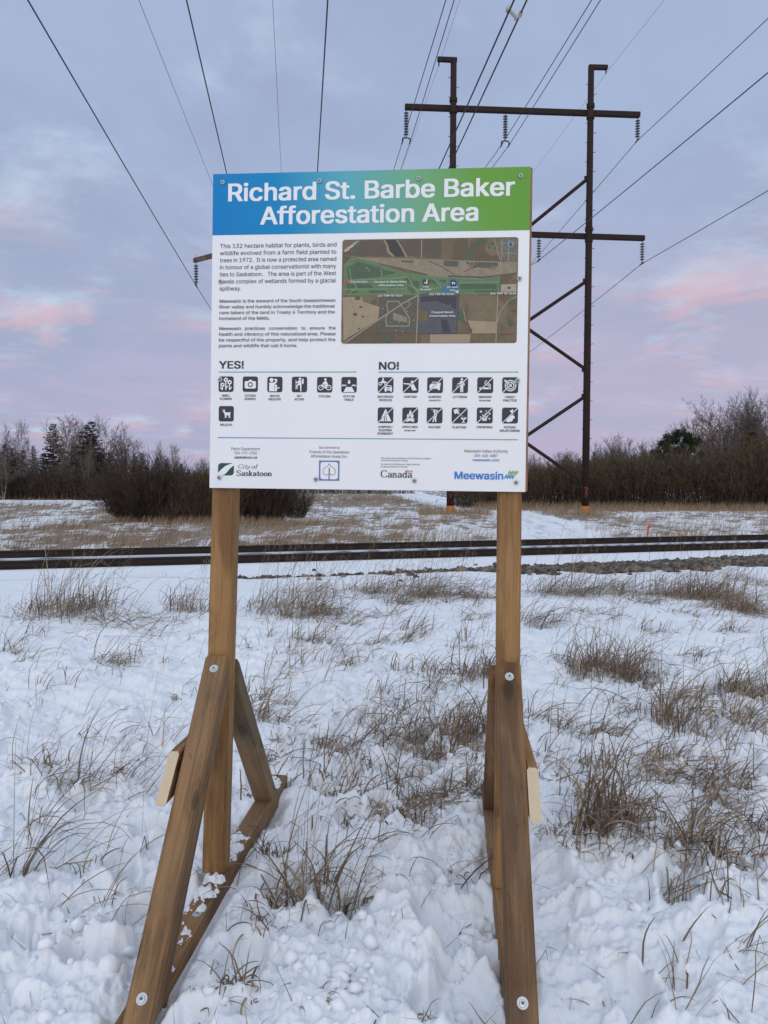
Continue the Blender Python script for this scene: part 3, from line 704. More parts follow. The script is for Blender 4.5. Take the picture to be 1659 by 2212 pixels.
class Print:
    """flat print on the board; sheet coordinates in mm from the top left corner"""
    def __init__(s, layer, U0=0, V0=0, k=1.0): s.b = MB(); s.layer = layer; s.U0 = U0; s.V0 = V0; s.k = k; s.c = 0
    def P(s, u, v):
        return ((s.U0 + u * s.k) / 1000 - BW / 2, -s.layer - .00001 * s.c, BW / 2 - (s.V0 + v * s.k) / 1000)
    def text(s, t, x0, x1, yb, cap, bold=0.0, m=0, slant=0., rot=0.0, align=None, fit=True):
        V, F = glyphs(t, 0.0, slant); sc = cap / CAP; e = bold * cap * 1.2
        w = V[:, 0].max() - V[:, 0].min(); sx = (x1 - x0) / w if x1 is not None else sc * .93
        X = (V[:, 0] - V[:, 0].min()) * sx
        if x1 is None: X = X - X.max() / 2
        Y = -V[:, 1] * sc
        if rot: X, Y = X * cos(rot) - Y * sin(rot), X * sin(rot) + Y * cos(rot)
        for dx, dy in (((0, 0),) if e == 0 else ((-e, -e * .5), (e, -e * .5), (e, e * .5), (-e, e * .5), (0, 0))):      # heavier faces are overprinted
            s.c += 6; s.b.add([(q[0], q[1] - z * .000007, q[2]) for q, z in ((s.P(x0 + a + dx, yb + b + dy), z) for a, b, z in zip(X, Y, V[:, 2]))], F, m)
    def poly(s, pts, m=0):
        s.c += 1
        a = sum(pts[i][0] * pts[(i + 1) % len(pts)][1] - pts[(i + 1) % len(pts)][0] * pts[i][1] for i in range(len(pts)))
        if a < 0: pts = pts[::-1]
        from mathutils.geometry import tessellate_polygon
        tr = tessellate_polygon([[Vector((p[0], p[1], 0)) for p in pts]])
        s.b.add([s.P(*p) for p in pts], [list(t) for t in tr], m)
    def circ(s, x, y, r, m=0, ry=None, n=18): s.poly([(x + r * cos(2 * pi * i / n), y + (ry or r) * sin(2 * pi * i / n)) for i in range(n)], m)
    def ring(s, x, y, r, w, m=0, n=22):
        s.c += 1; V = []; 
        for i in range(n):
            a = 2 * pi * i / n; V += [s.P(x + (r - w / 2) * cos(a), y + (r - w / 2) * sin(a)), s.P(x + (r + w / 2) * cos(a), y + (r + w / 2) * sin(a))]
        s.b.add(V, [[2 * i, 2 * i + 1, (2 * i + 3) % (2 * n), (2 * i + 2) % (2 * n)] for i in range(n)], m)
    def rrect(s, x, y, w, h, r, m=0):
        p = []
        for cx_, cy_, a0 in ((x + w - r, y + r, -90), (x + w - r, y + h - r, 0), (x + r, y + h - r, 90), (x + r, y + r, 180)):
            for i in range(6): a = radians(a0 + 18 * i); p.append((cx_ + r * cos(a), cy_ + r * sin(a)))
        s.poly(p, m)
    def line(s, pts, w, m=0):
        for (x0, y0), (x1, y1) in zip(pts, pts[1:]):
            l = sqrt((x1 - x0) ** 2 + (y1 - y0) ** 2) or 1; nx, ny = -(y1 - y0) / l * w / 2, (x1 - x0) / l * w / 2
            s.poly([(x0 + nx, y0 + ny), (x1 + nx, y1 + ny), (x1 - nx, y1 - ny), (x0 - nx, y0 - ny)], m)
    def build(s, name, mats, parent, label=None): 
        o = s.b.build(name, mats, parent)
        if label: o['label'] = label
        return o
def gradient(name, stops, x0, x1, tilt=0.0, rough=.42):
    m, t, b = mat(name); tc = N(t, 'ShaderNodeTexCoord'); sp = N(t, 'ShaderNodeSeparateXYZ'); t.links.new(tc.outputs['Object'], sp.inputs[0])
    f = mth(t, 'MULTIPLY_ADD', sp.outputs[0], 1 / (x1 - x0), -x0 / (x1 - x0))
    f = mth(t, 'ADD', f, mth(t, 'MULTIPLY', mth(t, 'SUBTRACT', sp.outputs[2], .49), tilt))
    t.links.new(ramp(t, stops, f), b.inputs['Base Color']); b.inputs['Roughness'].default_value = rough; b.inputs['Specular IOR Level'].default_value = .2
    return m
GSTOPS = [(0, (.0, .20, .50)), (.22, (.0, .235, .49)), (.45, (.10, .40, .47)), (.66, (.17, .40, .22)), (.85, (.14, .34, .055)), (1, (.13, .33, .045))]
M['header'] = gradient('printed blue to green fade', GSTOPS, -.61, .61, .25)
LSTOPS = [(0, (.03, .22, .55)), (.45, (.12, .35, .42)), (1, (.17, .33, .08))]
for nm, a, b in (('rule_a', -.58, -.04), ('rule_b', .05, .58), ('rule_c', -.58, .58)): M[nm] = gradient('printed fading rule ' + nm, LSTOPS, a, b)
M['logo_green'] = flat('dark green print', (.008, .055, .045), .5); M['logo_blue'] = flat('blue print', (.02, .20, .55), .5)
M['logo_lime'] = flat('lime print', (.22, .40, .03), .5); M['flag_red'] = flat('red print', (.55, .02, .03), .5)
M['frame_blue'] = flat('slate blue print', (.13, .19, .36), .5); M['leaf_green'] = flat('leaf green print', (.12, .21, .06), .5)
M['grey_print'] = flat('grey print', (.25, .26, .28), .5)

def build_sign():
    T = empty('information_sign', (SO.x, SO.y, 0), 'white conservation area information sign with blue to green heading on a wooden stand', 'information sign')
    def child(name, bm, m, M4, label=None, parent=None, smooth=False):
        o = from_bm(name, bm, m, T if parent is None else parent, None, smooth)
        o.matrix_basis = (Matrix.Translation((-SO.x, -SO.y, 0)) @ M4) if parent is None else M4
        if label: o['label'] = label
        return o
    # ---- board
    bm = bmesh.new(); bmesh.ops.create_cube(bm, size=1, matrix=Matrix.Diagonal((BW, .004, BW, 1)))
    bmesh.ops.translate(bm, verts=bm.verts, vec=(0, .002, 0)); bmesh.ops.bevel(bm, geom=bm.edges[:], offset=.0008, segments=1, affect='EDGES')
    B4 = Matrix.Translation(BOARD_C) @ BOARD_R.to_4x4()
    board = child('board', bm, M['white'], B4)
    bm = bmesh.new(); bmesh.ops.create_cube(bm, size=1, matrix=Matrix.Diagonal((BW + .004, .012, BW - .004, 1)))
    bmesh.ops.bevel(bm, geom=bm.edges[:], offset=.001, segments=1, affect='EDGES')
    child('plywood_backing', bm, M['ply'], Matrix.Translation((.006, .0102, 0)), parent=board)
    HD = Print(.0006); HD.poly([(0, 0), (1219, 0), (1219, 237), (0, 237)]); HD.build('heading_band', M['header'], board)
    p = Print(.0012)
    p.text('Richard St. Barbe Baker', 64, 1159, 106, 66, .036); p.text('Afforestation Area', 192, 1024, 198, 66, .036)
    p.build('title_lettering', M['paper'], board)
    p = Print(.0008)
    L1 = ['This 132 hectare habitat for plants, birds and', 'wildlife evolved from a farm field planted to', 'trees in 1972.  It is now a protected area named', 'in honour of a global conservationist with many', 'ties to Saskatoon.   The area is part of the West', 'Swale complex of wetlands formed by a glacial', 'spillway.']
    for i, s in enumerate(L1): p.c = 0; p.text(s, 31.5, 488 if i < 6 else 118, 287.5 + 27.4 * i, 15.8, .008)
    L2 = [('Meewasin is the steward of the South Saskatchewan', 487), ('River valley and humbly acknowledge the traditional', 485), ('care takers of the land in Treaty 6 Territory and the', 485), ('homeland of the M\u00e9tis.', 231),
          ('Meewasin   practices   conservation   to   ensure   the', 489), ('health and vibrancy of this naturalized area. Please', 489), ('be respectful of the property, and help protect the', 489), ('plants and wildlife that call it home.', 341)]
    for i, (s, x) in enumerate(L2): p.c = 0; p.text(s, 32, x, (499 if i < 4 else 605 - 89.2) + 22.3 * i, 12.2, .02)
    p.build('paragraph_lettering', M['ink'], board)
    p = Print(.0008); p.text('YES!', 34, 130, 754, 28, .045); p.text('NO!', 660, 734, 758.5, 28, .045); p.build('list_heading', M['ink'], board)
    for nm, x0, x1, y in (('rule_a', 32, 573, 768), ('rule_b', 657, 1186, 768.5), ('rule_c', 31, 1189, 1023)):
        p = Print(.0008); p.poly([(x0, y - 1.6), (x1, y - 1.6), (x1, y + 1.6), (x0, y + 1.6)]); p.build('dividing_rule', M[nm], board)
    # ---- map
    mapm, t, b = mat('printed aerial photograph'); b.inputs['Specular IOR Level'].default_value = .2
    tc = N(t, 'ShaderNodeTexCoord'); o_ = tc.outputs['Object']
    vv = N(t, 'ShaderNodeTexVoronoi', inp={'Scale': 9.0}); vv.distance = 'CHEBYCHEV'; t.links.new(o_, vv.inputs['Vector'])
    fields = ramp(t, [(0, (.12, .086, .055)), (.35, (.165, .122, .076)), (.65, (.23, .175, .11)), (1, (.145, .108, .068))], vv.outputs['Color'])
    c = mixc(t, mth(t, 'MULTIPLY', ramp(t, [(.35, 0), (.7, 1)], noise(t, o_, 22, 6, .7)), .55), fields, (.095, .07, .048))
    t.links.new(c, b.inputs['Base Color']); b.inputs['Roughness'].default_value = .45
    def mprint(nm, a, b2, sc=60): return flat(nm, a, .45, var=b2, scale=sc)
    MM = [mapm, mprint('map dark water', (.022, .02, .02), .2), mprint('map shoreline', (.27, .215, .14), .25), mprint('map reserve green', (.085, .165, .07), .45, 38), mprint('map wood green', (.048, .088, .045), .4),
          mprint('map leash blue', (.04, .14, .24), .35), mprint('map marsh', (.068, .066, .085), .25, 30), mprint('map marsh water', (.024, .026, .036), .25), mprint('map suburb', (.075, .074, .052), .6, 90),
          mprint('map light field', (.31, .235, .145), .25, 30), mprint('map road', (.28, .24, .17), .2), mprint('map yard', (.235, .19, .125), .45, 45), mprint('map town', (.125, .118, .098), .7, 110), mprint('map pale', (.34, .29, .22), .2), flat('map pin', (.5, .02, .02), .4), mprint('map compass', (.17, .25, .28), .1), mprint('map dark field', (.085, .061, .044), .25, 30), mprint('map reserve light', (.15, .24, .115), .4, 50)]
    k = 667 / 1570.; mp = Print(.0006, 511 - 45 * k, 262 - 42 * k, k)
    mp.rrect(45, 42, 1570, 936, 26, 0)
    mp.poly([(210, 50), (432, 50), (460, 150), (520, 200), (250, 195), (120, 172), (190, 110)], 16); mp.poly([(620, 50), (755, 50), (755, 205), (640, 200), (560, 80)], 16); mp.poly([(770, 50), (930, 50), (930, 215), (765, 210)], 16)
    mp.poly([(55, 182), (250, 205), (600, 217), (1100, 240), (1600, 262), (1605, 350), (1460, 385), (1250, 410), (830, 375), (610, 325), (240, 218)], 11)
    mp.poly([(960, 240), (1090, 245), (1085, 300), (960, 290)], 8); mp.poly([(1150, 255), (1440, 265), (1440, 300), (1200, 305)], 8); mp.poly([(570, 235), (690, 240), (690, 255), (590, 252)], 4)
    mp.line([(100, 200), (500, 290), (820, 368)], 12, 16); mp.line([(1000, 380), (1300, 395), (1600, 365)], 16, 16); mp.line([(820, 240), (950, 300), (1060, 370)], 8, 16); mp.line([(1140, 340), (1250, 300), (1420, 315)], 8, 16)
    mp.ring(1210, 275, 20, 6, 9)
    mp.line([(425, 50), (455, 100), (460, 155), (520, 200)], 20, 2); mp.line([(530, 50), (575, 110), (625, 205)], 14, 2)
    mp.poly([(432, 50), (528, 50), (580, 130), (612, 203), (522, 201), (475, 150), (458, 95)], 1)
    for x, y, rx, ry in ((1290, 75, 55, 26), (1225, 130, 22, 22), (1178, 135, 8, 26), (1185, 205, 40, 28), (1385, 98, 26, 12), (742, 150, 14, 14), (1108, 190, 22, 14), (165, 130, 22, 40), (1415, 135, 10, 10), (1358, 130, 8, 12)): mp.circ(x, y, rx, 4, ry, 12)
    mp.poly([(1440, 50), (1612, 50), (1612, 255), (1500, 262), (1450, 150)], 12)
    for x in (1400, 1470, 1530): mp.line([(x, 50), (x + 60, 250)] if x == 1400 else [(x, 60), (x, 250)], 7, 10)
    mp.line([(1450, 95), (1610, 95)], 5, 10); mp.line([(1460, 180), (1610, 190)], 5, 10); mp.line([(760, 50), (760, 215)], 8, 10); mp.line([(935, 50), (930, 215)], 6, 16); mp.line([(1185, 50), (1180, 140)], 4, 10)
    mp.line([(60, 140), (190, 55)], 18, 10)
    G = [(65, 270), (130, 208), (240, 217), (400, 275), (620, 350), (830, 377), (1280, 412), (1455, 387), (1452, 540), (800, 537), (740, 541), (65, 535)]
    mp.poly(G, 3); mp.line(G + G[:1], 4, 17)
    for q in ([(90, 290), (200, 240), (380, 300), (540, 345), (400, 380), (100, 400)], [(90, 440), (300, 445), (340, 480), (90, 480)], [(95, 500), (180, 505), (190, 525), (90, 525)], [(290, 500), (450, 505), (440, 525), (300, 525)], [(610, 390), (650, 395), (660, 460), (715, 525), (690, 535), (640, 480)], [(670, 420), (740, 420), (740, 490), (700, 470)], [(830, 405), (900, 410), (900, 450), (830, 440)], [(1110, 450), (1430, 455), (1430, 500), (1110, 495)], [(1240, 510), (1440, 512), (1440, 530), (1240, 528)], [(930, 410), (985, 414), (980, 440), (935, 430)]): mp.poly(q, 4)
    for l in ([(70, 410), (540, 395), (640, 380)], [(70, 425), (600, 428), (740, 505)], [(70, 490), (640, 490)], [(640, 385), (720, 500), (745, 535)], [(740, 505), (950, 480)], [(1100, 440), (1450, 436)], [(400, 310), (410, 390)], [(110, 300), (130, 400), (180, 470), (110, 530)], [(260, 290), (300, 330)], [(860, 390), (940, 470)]): mp.line(l, 9, 17)
    mp.poly([(1010, 413), (1100, 416), (1098, 522), (945, 526), (950, 475), (1000, 462)], 5)
    mp.poly([(748, 545), (820, 532), (1098, 545), (1083, 893), (732, 890), (738, 775), (822, 775), (826, 690), (742, 672)], 6)
    mp.poly([(755, 560), (980, 555), (1060, 580), (1010, 640), (900, 600), (760, 610)], 7); mp.poly([(940, 760), (1000, 770), (1030, 880), (960, 885)], 7); mp.poly([(1000, 560), (1080, 560), (1075, 680), (1040, 660)], 7)
    mp.line([(748, 545), (820, 532), (1098, 545), (1083, 893), (732, 890)], 4, 1)
    mp.poly([(395, 560), (740, 548), (726, 885), (378, 880)], 8)
    mp.line([(460, 600), (560, 600), (600, 660), (660, 750), (660, 822), (455, 822), (447, 745), (470, 705), (458, 650), (460, 600)], 9, 10); mp.line([(70, 980), (300, 820), (600, 620), (740, 545)], 12, 10); mp.line([(610, 680), (680, 620)], 6, 10)
    for x, y in ((490, 790), (655, 612), (570, 790), (700, 770), (420, 665), (640, 690), (540, 860), (600, 870)): mp.circ(x, y, 6, 13, None, 6)
    mp.poly([(515, 700), (640, 745), (640, 790), (515, 770)], 11)
    mp.line([(737, 545), (726, 975)], 10, 10); mp.line([(1442, 545), (1432, 975)], 10, 10); mp.line([(1612, 562), (1530, 610), (1465, 700), (1440, 800)], 9, 10); mp.line([(1440, 898), (1605, 900)], 5, 16)
    mp.poly([(55, 560), (230, 560), (240, 600), (390, 650), (382, 760), (70, 950)], 9); mp.poly([(1180, 775), (1430, 790), (1430, 892), (1225, 892)], 9); mp.poly([(850, 898), (1210, 898), (1200, 975), (845, 975)], 9); mp.poly([(1470, 460), (1602, 455), (1605, 525), (1466, 525)], 13)
    mp.line([(115, 545), (160, 680), (155, 820), (90, 950)], 8, 11); mp.poly([(1095, 680), (1150, 690), (1160, 790), (1098, 770)], 4); mp.line([(1140, 680), (1165, 790)], 8, 2)
    for x, y, r_ in ((340, 605, 26), (220, 650, 14), (240, 735, 13), (170, 715, 20), (205, 845, 11), (190, 570, 26), (475, 940, 28), (490, 945, 30), (1565, 615, 30), (1560, 800, 30), (1582, 690, 18), (1205, 860, 18), (1540, 490, 16)): mp.circ(x, y, r_, 4 if r_ > 25 else 16, r_ * .75, 10)
    mp.circ(1547, 105, 31, 15); mp.circ(87, 422, 17, 14)
    mp.build('map', MM, board)
    ml = Print(.0042, 511 - 45 * k, 262 - 42 * k, k)
    for s, x0, x1, y, cp in (('You are here', 126, 275, 431, 15), ('Richard St. Barbe Baker', 345, 635, 435, 16), ('Afforestation Area', 380, 600, 466, 16), ('Dogs', 777, 830, 481, 16), ('On Leash', 754, 852, 507, 16), ('Off-leash', 993, 1085, 490, 16), ('Area', 1016, 1062, 517, 16),
                             ('467 TWP RD 362A', 375, 596, 561, 17), ('355 TWP RD 362A', 832, 1053, 551, 17), ('241 TWP RD 362A', 1377, 1603, 550, 17), ('Chappell Marsh', 858, 1050, 713, 17), ('Conservation Area', 840, 1068, 745, 17)): ml.text(s, x0, x1, y, cp, .02)
    ml.text('Highway 7', 78, 198, 160, 17, .02, rot=-.66)
    ml.build('map_lettering', M['paper'], board)
    ms = Print(.0042, 511 - 45 * k, 262 - 42 * k, k)
    for x, y in ((803, 433), (1047, 445)): ms.rrect(x - 25, y - 25, 50, 50, 7, 1)
    ms.c += 3
    for x, y, sc in ((798, 440, .7), (1047, 445, 1.)):        # small dog outlines
        ms.poly([(x - 16 * sc, y - 8 * sc), (x - 10 * sc, y - 12 * sc), (x - 4 * sc, y - 5 * sc), (x + 10 * sc, y - 5 * sc), (x + 16 * sc, y - 12 * sc), (x + 13 * sc, y + 13 * sc), (x + 9 * sc, y + 13 * sc), (x + 8 * sc, y + 3 * sc), (x - 4 * sc, y + 3 * sc), (x - 5 * sc, y + 13 * sc), (x - 9 * sc, y + 13 * sc), (x - 9 * sc, y - 3 * sc)], 0)
    ms.poly([(808, 418), (816, 418), (816, 452), (810, 452)], 0); ms.circ(812, 414, 5, 0, None, 8); ms.rrect(1070, 509, 24, 23, 3, 0); ms.c += 2
    ms.text('P', 1077, 1089, 528, 15, .04, m=1); ms.text('N', 1540, 1556, 122, 22, .05, m=1); ms.poly([(1540, 95), (1547, 84), (1554, 95), (1547, 92)], 1)
    ms.build('map_symbol', [M['paper'], M['ink']], board)
    # ---- pictograms (0..100 in a tile)
    def person(p, x, y, k=1, arms=True):
        p.circ(x, y, 8 * k); p.poly([(x - 11 * k, y + 10 * k), (x + 11 * k, y + 10 * k), (x + 10 * k, y + 38 * k), (x - 10 * k, y + 38 * k)])
    def bolt_star(p, x, y, r): p.poly([(x + (r if i % 2 == 0 else r * .42) * sin(pi * i / 5), y - (r if i % 2 == 0 else r * .42) * cos(pi * i / 5)) for i in range(10)])
    def flowers(p):
        for x, y, b in ((48, 22, 88), (73, 38, 88), (26, 54, 88)):
            p.line([(x, y), (x, b)], 7)
            for i in range(6): p.circ(x + 10 * cos(i * pi / 3 + .5), y + 10 * sin(i * pi / 3 + .5), 5.5)
            p.circ(x, y, 5, 1)
        for x, y, s in ((48, 70, 1), (73, 78, 1), (26, 80, -1)): p.poly([(x, y), (x + 16 * s, y - 14), (x + 13 * s, y), (x, y + 9)])
    def camera_(p):
        p.rrect(13, 30, 74, 48, 9); p.poly([(37, 31), (42, 22), (60, 22), (64, 31)]); p.circ(50, 53, 17, 1); p.circ(50, 53, 10)
    def watch(p):
        p.circ(28, 21, 13); p.poly([(13, 38), (44, 38), (54, 30), (54, 18), (64, 18), (64, 36), (46, 52), (46, 94), (13, 94)]); p.poly([(45, 14), (64, 14), (64, 27), (45, 22)])
        p.circ(56, 59, 9); p.poly([(48, 69), (62, 69), (80, 68), (80, 75), (64, 77), (64, 94), (48, 94)])
    def hiker(p):
        p.circ(53, 13, 8); p.poly([(42, 24), (62, 24), (62, 54), (38, 56), (38, 78), (31, 78), (31, 52), (40, 48), (42, 40), (26, 42), (24, 36), (38, 32)]); p.poly([(54, 50), (63, 50), (63, 95), (56, 95)]); p.poly([(66, 14), (76, 12), (77, 46), (66, 48)]); p.line([(27, 20), (27, 82)], 3)
    def cyclist(p):
        p.ring(25, 68, 15, 5); p.ring(76, 68, 15, 5); p.circ(54, 16, 8); p.poly([(52, 25), (62, 28), (72, 48), (66, 52), (52, 48), (44, 44), (34, 46), (36, 40)]); p.line([(62, 48), (50, 58), (58, 74)], 6); p.line([(25, 68), (36, 48), (62, 54), (52, 72), (36, 50)], 4); p.line([(62, 54), (76, 68)], 4)
    def trail(p):
        p.poly([(32, 64), (68, 64), (86, 96), (14, 96)]); p.poly([(44, 20), (56, 20), (56, 34), (62, 34), (50, 46), (38, 34), (44, 34)])
        for x0 in (3, 67): p.line([(x0, 60), (x0 + 5, 50), (x0 + 9, 58), (x0 + 14, 48), (x0 + 18, 58), (x0 + 24, 50), (x0 + 30, 60)], 4)
    def deer(p):
        p.poly([(26, 36), (34, 30), (38, 27), (44, 40), (68, 42), (76, 36), (78, 50), (75, 58), (77, 78), (72, 78), (68, 60), (48, 60), (47, 78), (42, 78), (40, 56), (36, 44)]); p.line([(36, 29), (28, 22)], 3); p.line([(38, 28), (40, 20)], 3); p.line([(31, 26), (24, 26)], 3); p.line([(52, 60), (51, 76)], 3); p.line([(66, 60), (67, 76)], 3)
    def vehicles(p):
        p.ring(15, 42, 9, 5); p.ring(52, 42, 9, 5); p.poly([(10, 32), (24, 28), (26, 20), (32, 10), (38, 14), (36, 22), (48, 26), (58, 32), (44, 36), (22, 38)]); p.circ(34, 8, 5)
        p.poly([(44, 66), (50, 52), (86, 52), (90, 66), (92, 84), (42, 84)]); p.poly([(52, 64), (55, 56), (82, 56), (84, 64)], 1); p.rrect(46, 84, 9, 9, 2); p.rrect(80, 84, 9, 9, 2); p.rrect(58, 71, 18, 5, 1, 1)
    def hunter(p):
        p.circ(60, 30, 9); p.poly([(4, 37), (50, 40), (56, 46), (70, 44), (90, 82), (62, 84), (50, 56), (40, 62), (36, 56), (46, 48), (4, 43)])
    def dumping(p):
        p.poly([(14, 62), (18, 46), (28, 42), (34, 28), (46, 28), (48, 44), (54, 40), (52, 22), (60, 34), (86, 36), (82, 62), (80, 72), (16, 74)]); p.circ(26, 74, 8); p.circ(74, 74, 8); p.poly([(32, 42), (36, 32), (44, 32), (44, 42)], 1)
    def litter(p):
        p.circ(61, 13, 7.5); p.poly([(50, 23), (74, 23), (79, 52), (73, 54), (70, 34), (70, 94), (63, 94), (61, 60), (59, 94), (52, 94), (52, 40), (36, 46), (32, 41), (48, 34)])
        for x, y in ((31, 52), (27, 60), (33, 64), (28, 72)): p.circ(x, y, 2.6, 0, None, 6)
    def smoking(p):
        p.rrect(14, 64, 58, 11, 1); p.rrect(74, 64, 5, 11, 1); p.rrect(81, 64, 5, 11, 1); p.line([(76, 60), (72, 50), (54, 48), (48, 38), (50, 26), (62, 22)], 5); p.line([(84, 60), (80, 44), (62, 38)], 5)
    def target(p):
        p.ring(52, 52, 33, 6); p.ring(52, 52, 21, 6); p.circ(52, 52, 9); p.line([(16, 16), (52, 52)], 5); p.poly([(10, 18), (24, 18), (26, 30), (16, 28)])
    def tent(p):
        p.poly([(50, 8), (88, 88), (14, 88)]); p.poly([(50, 32), (62, 86), (40, 86)], 1); p.poly([(50, 40), (57, 86), (47, 86)])
    def fire(p):
        p.poly([(50, 14), (58, 28), (57, 40), (64, 34), (72, 52), (66, 68), (52, 74), (36, 70), (28, 56), (34, 40), (40, 46), (44, 30)]); p.line([(24, 72), (76, 88)], 9); p.line([(76, 72), (24, 88)], 9); p.poly([(50, 52), (57, 64), (50, 70), (43, 64)], 1)
    def golfer(p):
        p.circ(48, 24, 8); p.line([(26, 10), (64, 16)], 3); p.poly([(46, 36), (58, 32), (64, 14), (69, 16), (66, 44), (60, 60), (62, 92), (55, 92), (52, 66), (44, 92), (36, 90), (46, 60)])
    def planting(p):
        p.poly([(12, 14), (32, 8), (42, 28), (24, 40), (16, 34)]); p.ring(36, 17, 9, 4); p.poly([(36, 30), (46, 32), (50, 42), (34, 36)])
        for i in range(8): p.circ(52 + 4.2 * i, 38 + 3.2 * i + (i % 3) * 4, 1.8, 0, None, 6)
        p.poly([(74, 78), (60, 72), (58, 62), (70, 64), (75, 72), (82, 62), (93, 60), (90, 72), (78, 78), (79, 88), (88, 94), (60, 94), (72, 88)])
    def firework(p):
        for x, y, r_ in ((26, 26, 11), (58, 22, 6), (80, 38, 9), (24, 60, 7), (80, 70, 8)): bolt_star(p, x, y, r_)
        for l in ([(46, 84), (42, 56), (36, 44)], [(52, 84), (54, 50), (52, 36)], [(58, 84), (64, 58), (72, 48)], [(42, 84), (36, 70), (32, 66)]): p.line(l, 6)
    def picking(p):
        p.poly([(48, 16), (58, 18), (66, 8), (70, 22), (64, 34), (54, 30)]); p.line([(62, 32), (74, 62)], 4); p.poly([(24, 74), (40, 56), (60, 48), (76, 52), (80, 60), (74, 72), (68, 70), (66, 84), (44, 92), (28, 88)])
    YX = [62, 158, 255, 351.5, 450, 544.5]; NX = [685.5, 781, 874, 968.5, 1063, 1156.5]
    tiles = [(YX[0], 815, flowers, 0, 'SMELL|FLOWERS', 'black tile with three white flowers'), (YX[1], 815, camera_, 0, 'CITIZEN|SCIENCE', 'black tile with a white camera'), (YX[2], 816, watch, 0, 'WATCH|WILDLIFE', 'black tile with two white figures, one with binoculars'), (YX[3], 816, hiker, 0, 'GET|ACTIVE', 'black tile with a white hiker'),
             (YX[4], 817, cyclist, 0, 'CYCLING', 'black tile with a white cyclist'), (YX[5], 817, trail, 0, 'STAY ON|TRAILS', 'black tile with a white trail and arrow'), (64, 930, deer, 0, 'WILDLIFE', 'black tile with a white deer'),
             (NX[0], 818, vehicles, 1, 'MOTORIZED|VEHICLES', 'barred tile with a quad bike and a car'), (NX[1], 818, hunter, 1, 'HUNTING', 'barred tile with a white hunter'), (NX[2], 818, dumping, 1, 'DUMPING|bBYLAW 5713', 'barred tile with a loaded truck'), (NX[3], 818, litter, 1, 'LITTERING', 'barred tile with a figure dropping litter'), (NX[4], 818, smoking, 1, 'SMOKING|bBYLAW 8286', 'barred tile with a cigarette'), (NX[5], 818, target, 1, 'TARGET|PRACTICE', 'barred tile with a target and arrow'),
             (NX[0] + 1, 933, tent, 1, 'CAMPING /|SLEEPING|OVERNIGHT', 'barred tile with a tent'), (NX[1], 933, fire, 1, 'OPEN FIRES|bBYLAW 7990', 'barred tile with a camp fire'), (NX[2], 933, golfer, 1, 'GOLFING', 'barred tile with a golfer'), (NX[3], 933, planting, 1, 'PLANTING', 'barred tile with a watering can and seedling'), (NX[4], 932, firework, 1, 'FIREWORKS', 'barred tile with fireworks'), (NX[5] + 1, 932, picking, 1, 'PICKING|WILDFLOWERS', 'barred tile with a hand picking a flower')]
    cp = Print(.0008)
    for x, y, fn, no, caps, lab in tiles:
        q = Print(.0008, x - 30, y - 30, .6); q.rrect(0, 0, 100, 100, 14, 1); q.c += 4; fn(q)
        if no: q.c += 2; q.line([(3, 97), (97, 3)], 9, 1); q.c += 2; q.line([(3, 97), (97, 3)], 5, 0)
        q.build('pictogram', [M['paper'], M['ink']], board, lab)
        cp.c = 0
        for i, s in enumerate(caps.split('|')):
            if s[0] == 'b': cp.text(s[1:], x, None, y + 30 + 29.5 - 2 if False else y + 60.5, 5.2, .05)
            else: cp.text(s, x, None, y + (48.3 if caps != 'WILDLIFE' else 47) + 12.8 * i, 7.9, .035)
    cp.build('caption_lettering', M['ink'], board)
    # ---- footer
    p = Print(.0008)
    for s, x0, x1, y, c_, b_ in (('Parks Department', 86, 199, 1071, 10.5, 0), ('306-975-3300', 99, 187.5, 1087, 10.5, 0), ('saskatoon.ca', 99, 188, 1103.5, 9.5, .035), ('Sign Sponsored by:', 431, 513, 1062, 8, 0), ('Friends of the Saskatoon', 395, 549, 1080.5, 10.5, 0), ('Afforestation Areas Inc.', 400, 543, 1097, 10.5, 0),
                                 ('This project was undertaken with the financial support', 671, 862, 1099.5, 6, 0), ('of the Government of Canada.', 671, 776, 1108.5, 6, 0), ('Ce projet a \u00e9t\u00e9 r\u00e9alis\u00e9 avec l\u2019appui financier', 671, 822, 1122.5, 6, 0), ('du gouvernement du Canada.', 671, 775, 1132, 6, 0), ('Meewasin Valley Authority', 989, 1152, 1072, 10.5, 0), ('306-665-6887', 1027, 1114, 1089, 10.5, 0)): p.text(s, x0, x1, y, c_, b_)
    p.build('footer_lettering', M['ink'], board)
    p = Print(.0008); p.text('meewasin.com', 1021, 1120, 1105, 9.5, .035); p.text('Meewasin', 954, 1135, 1173, 27.5, .042); p.build('footer_lettering', M['logo_blue'], board, 'blue lettering')
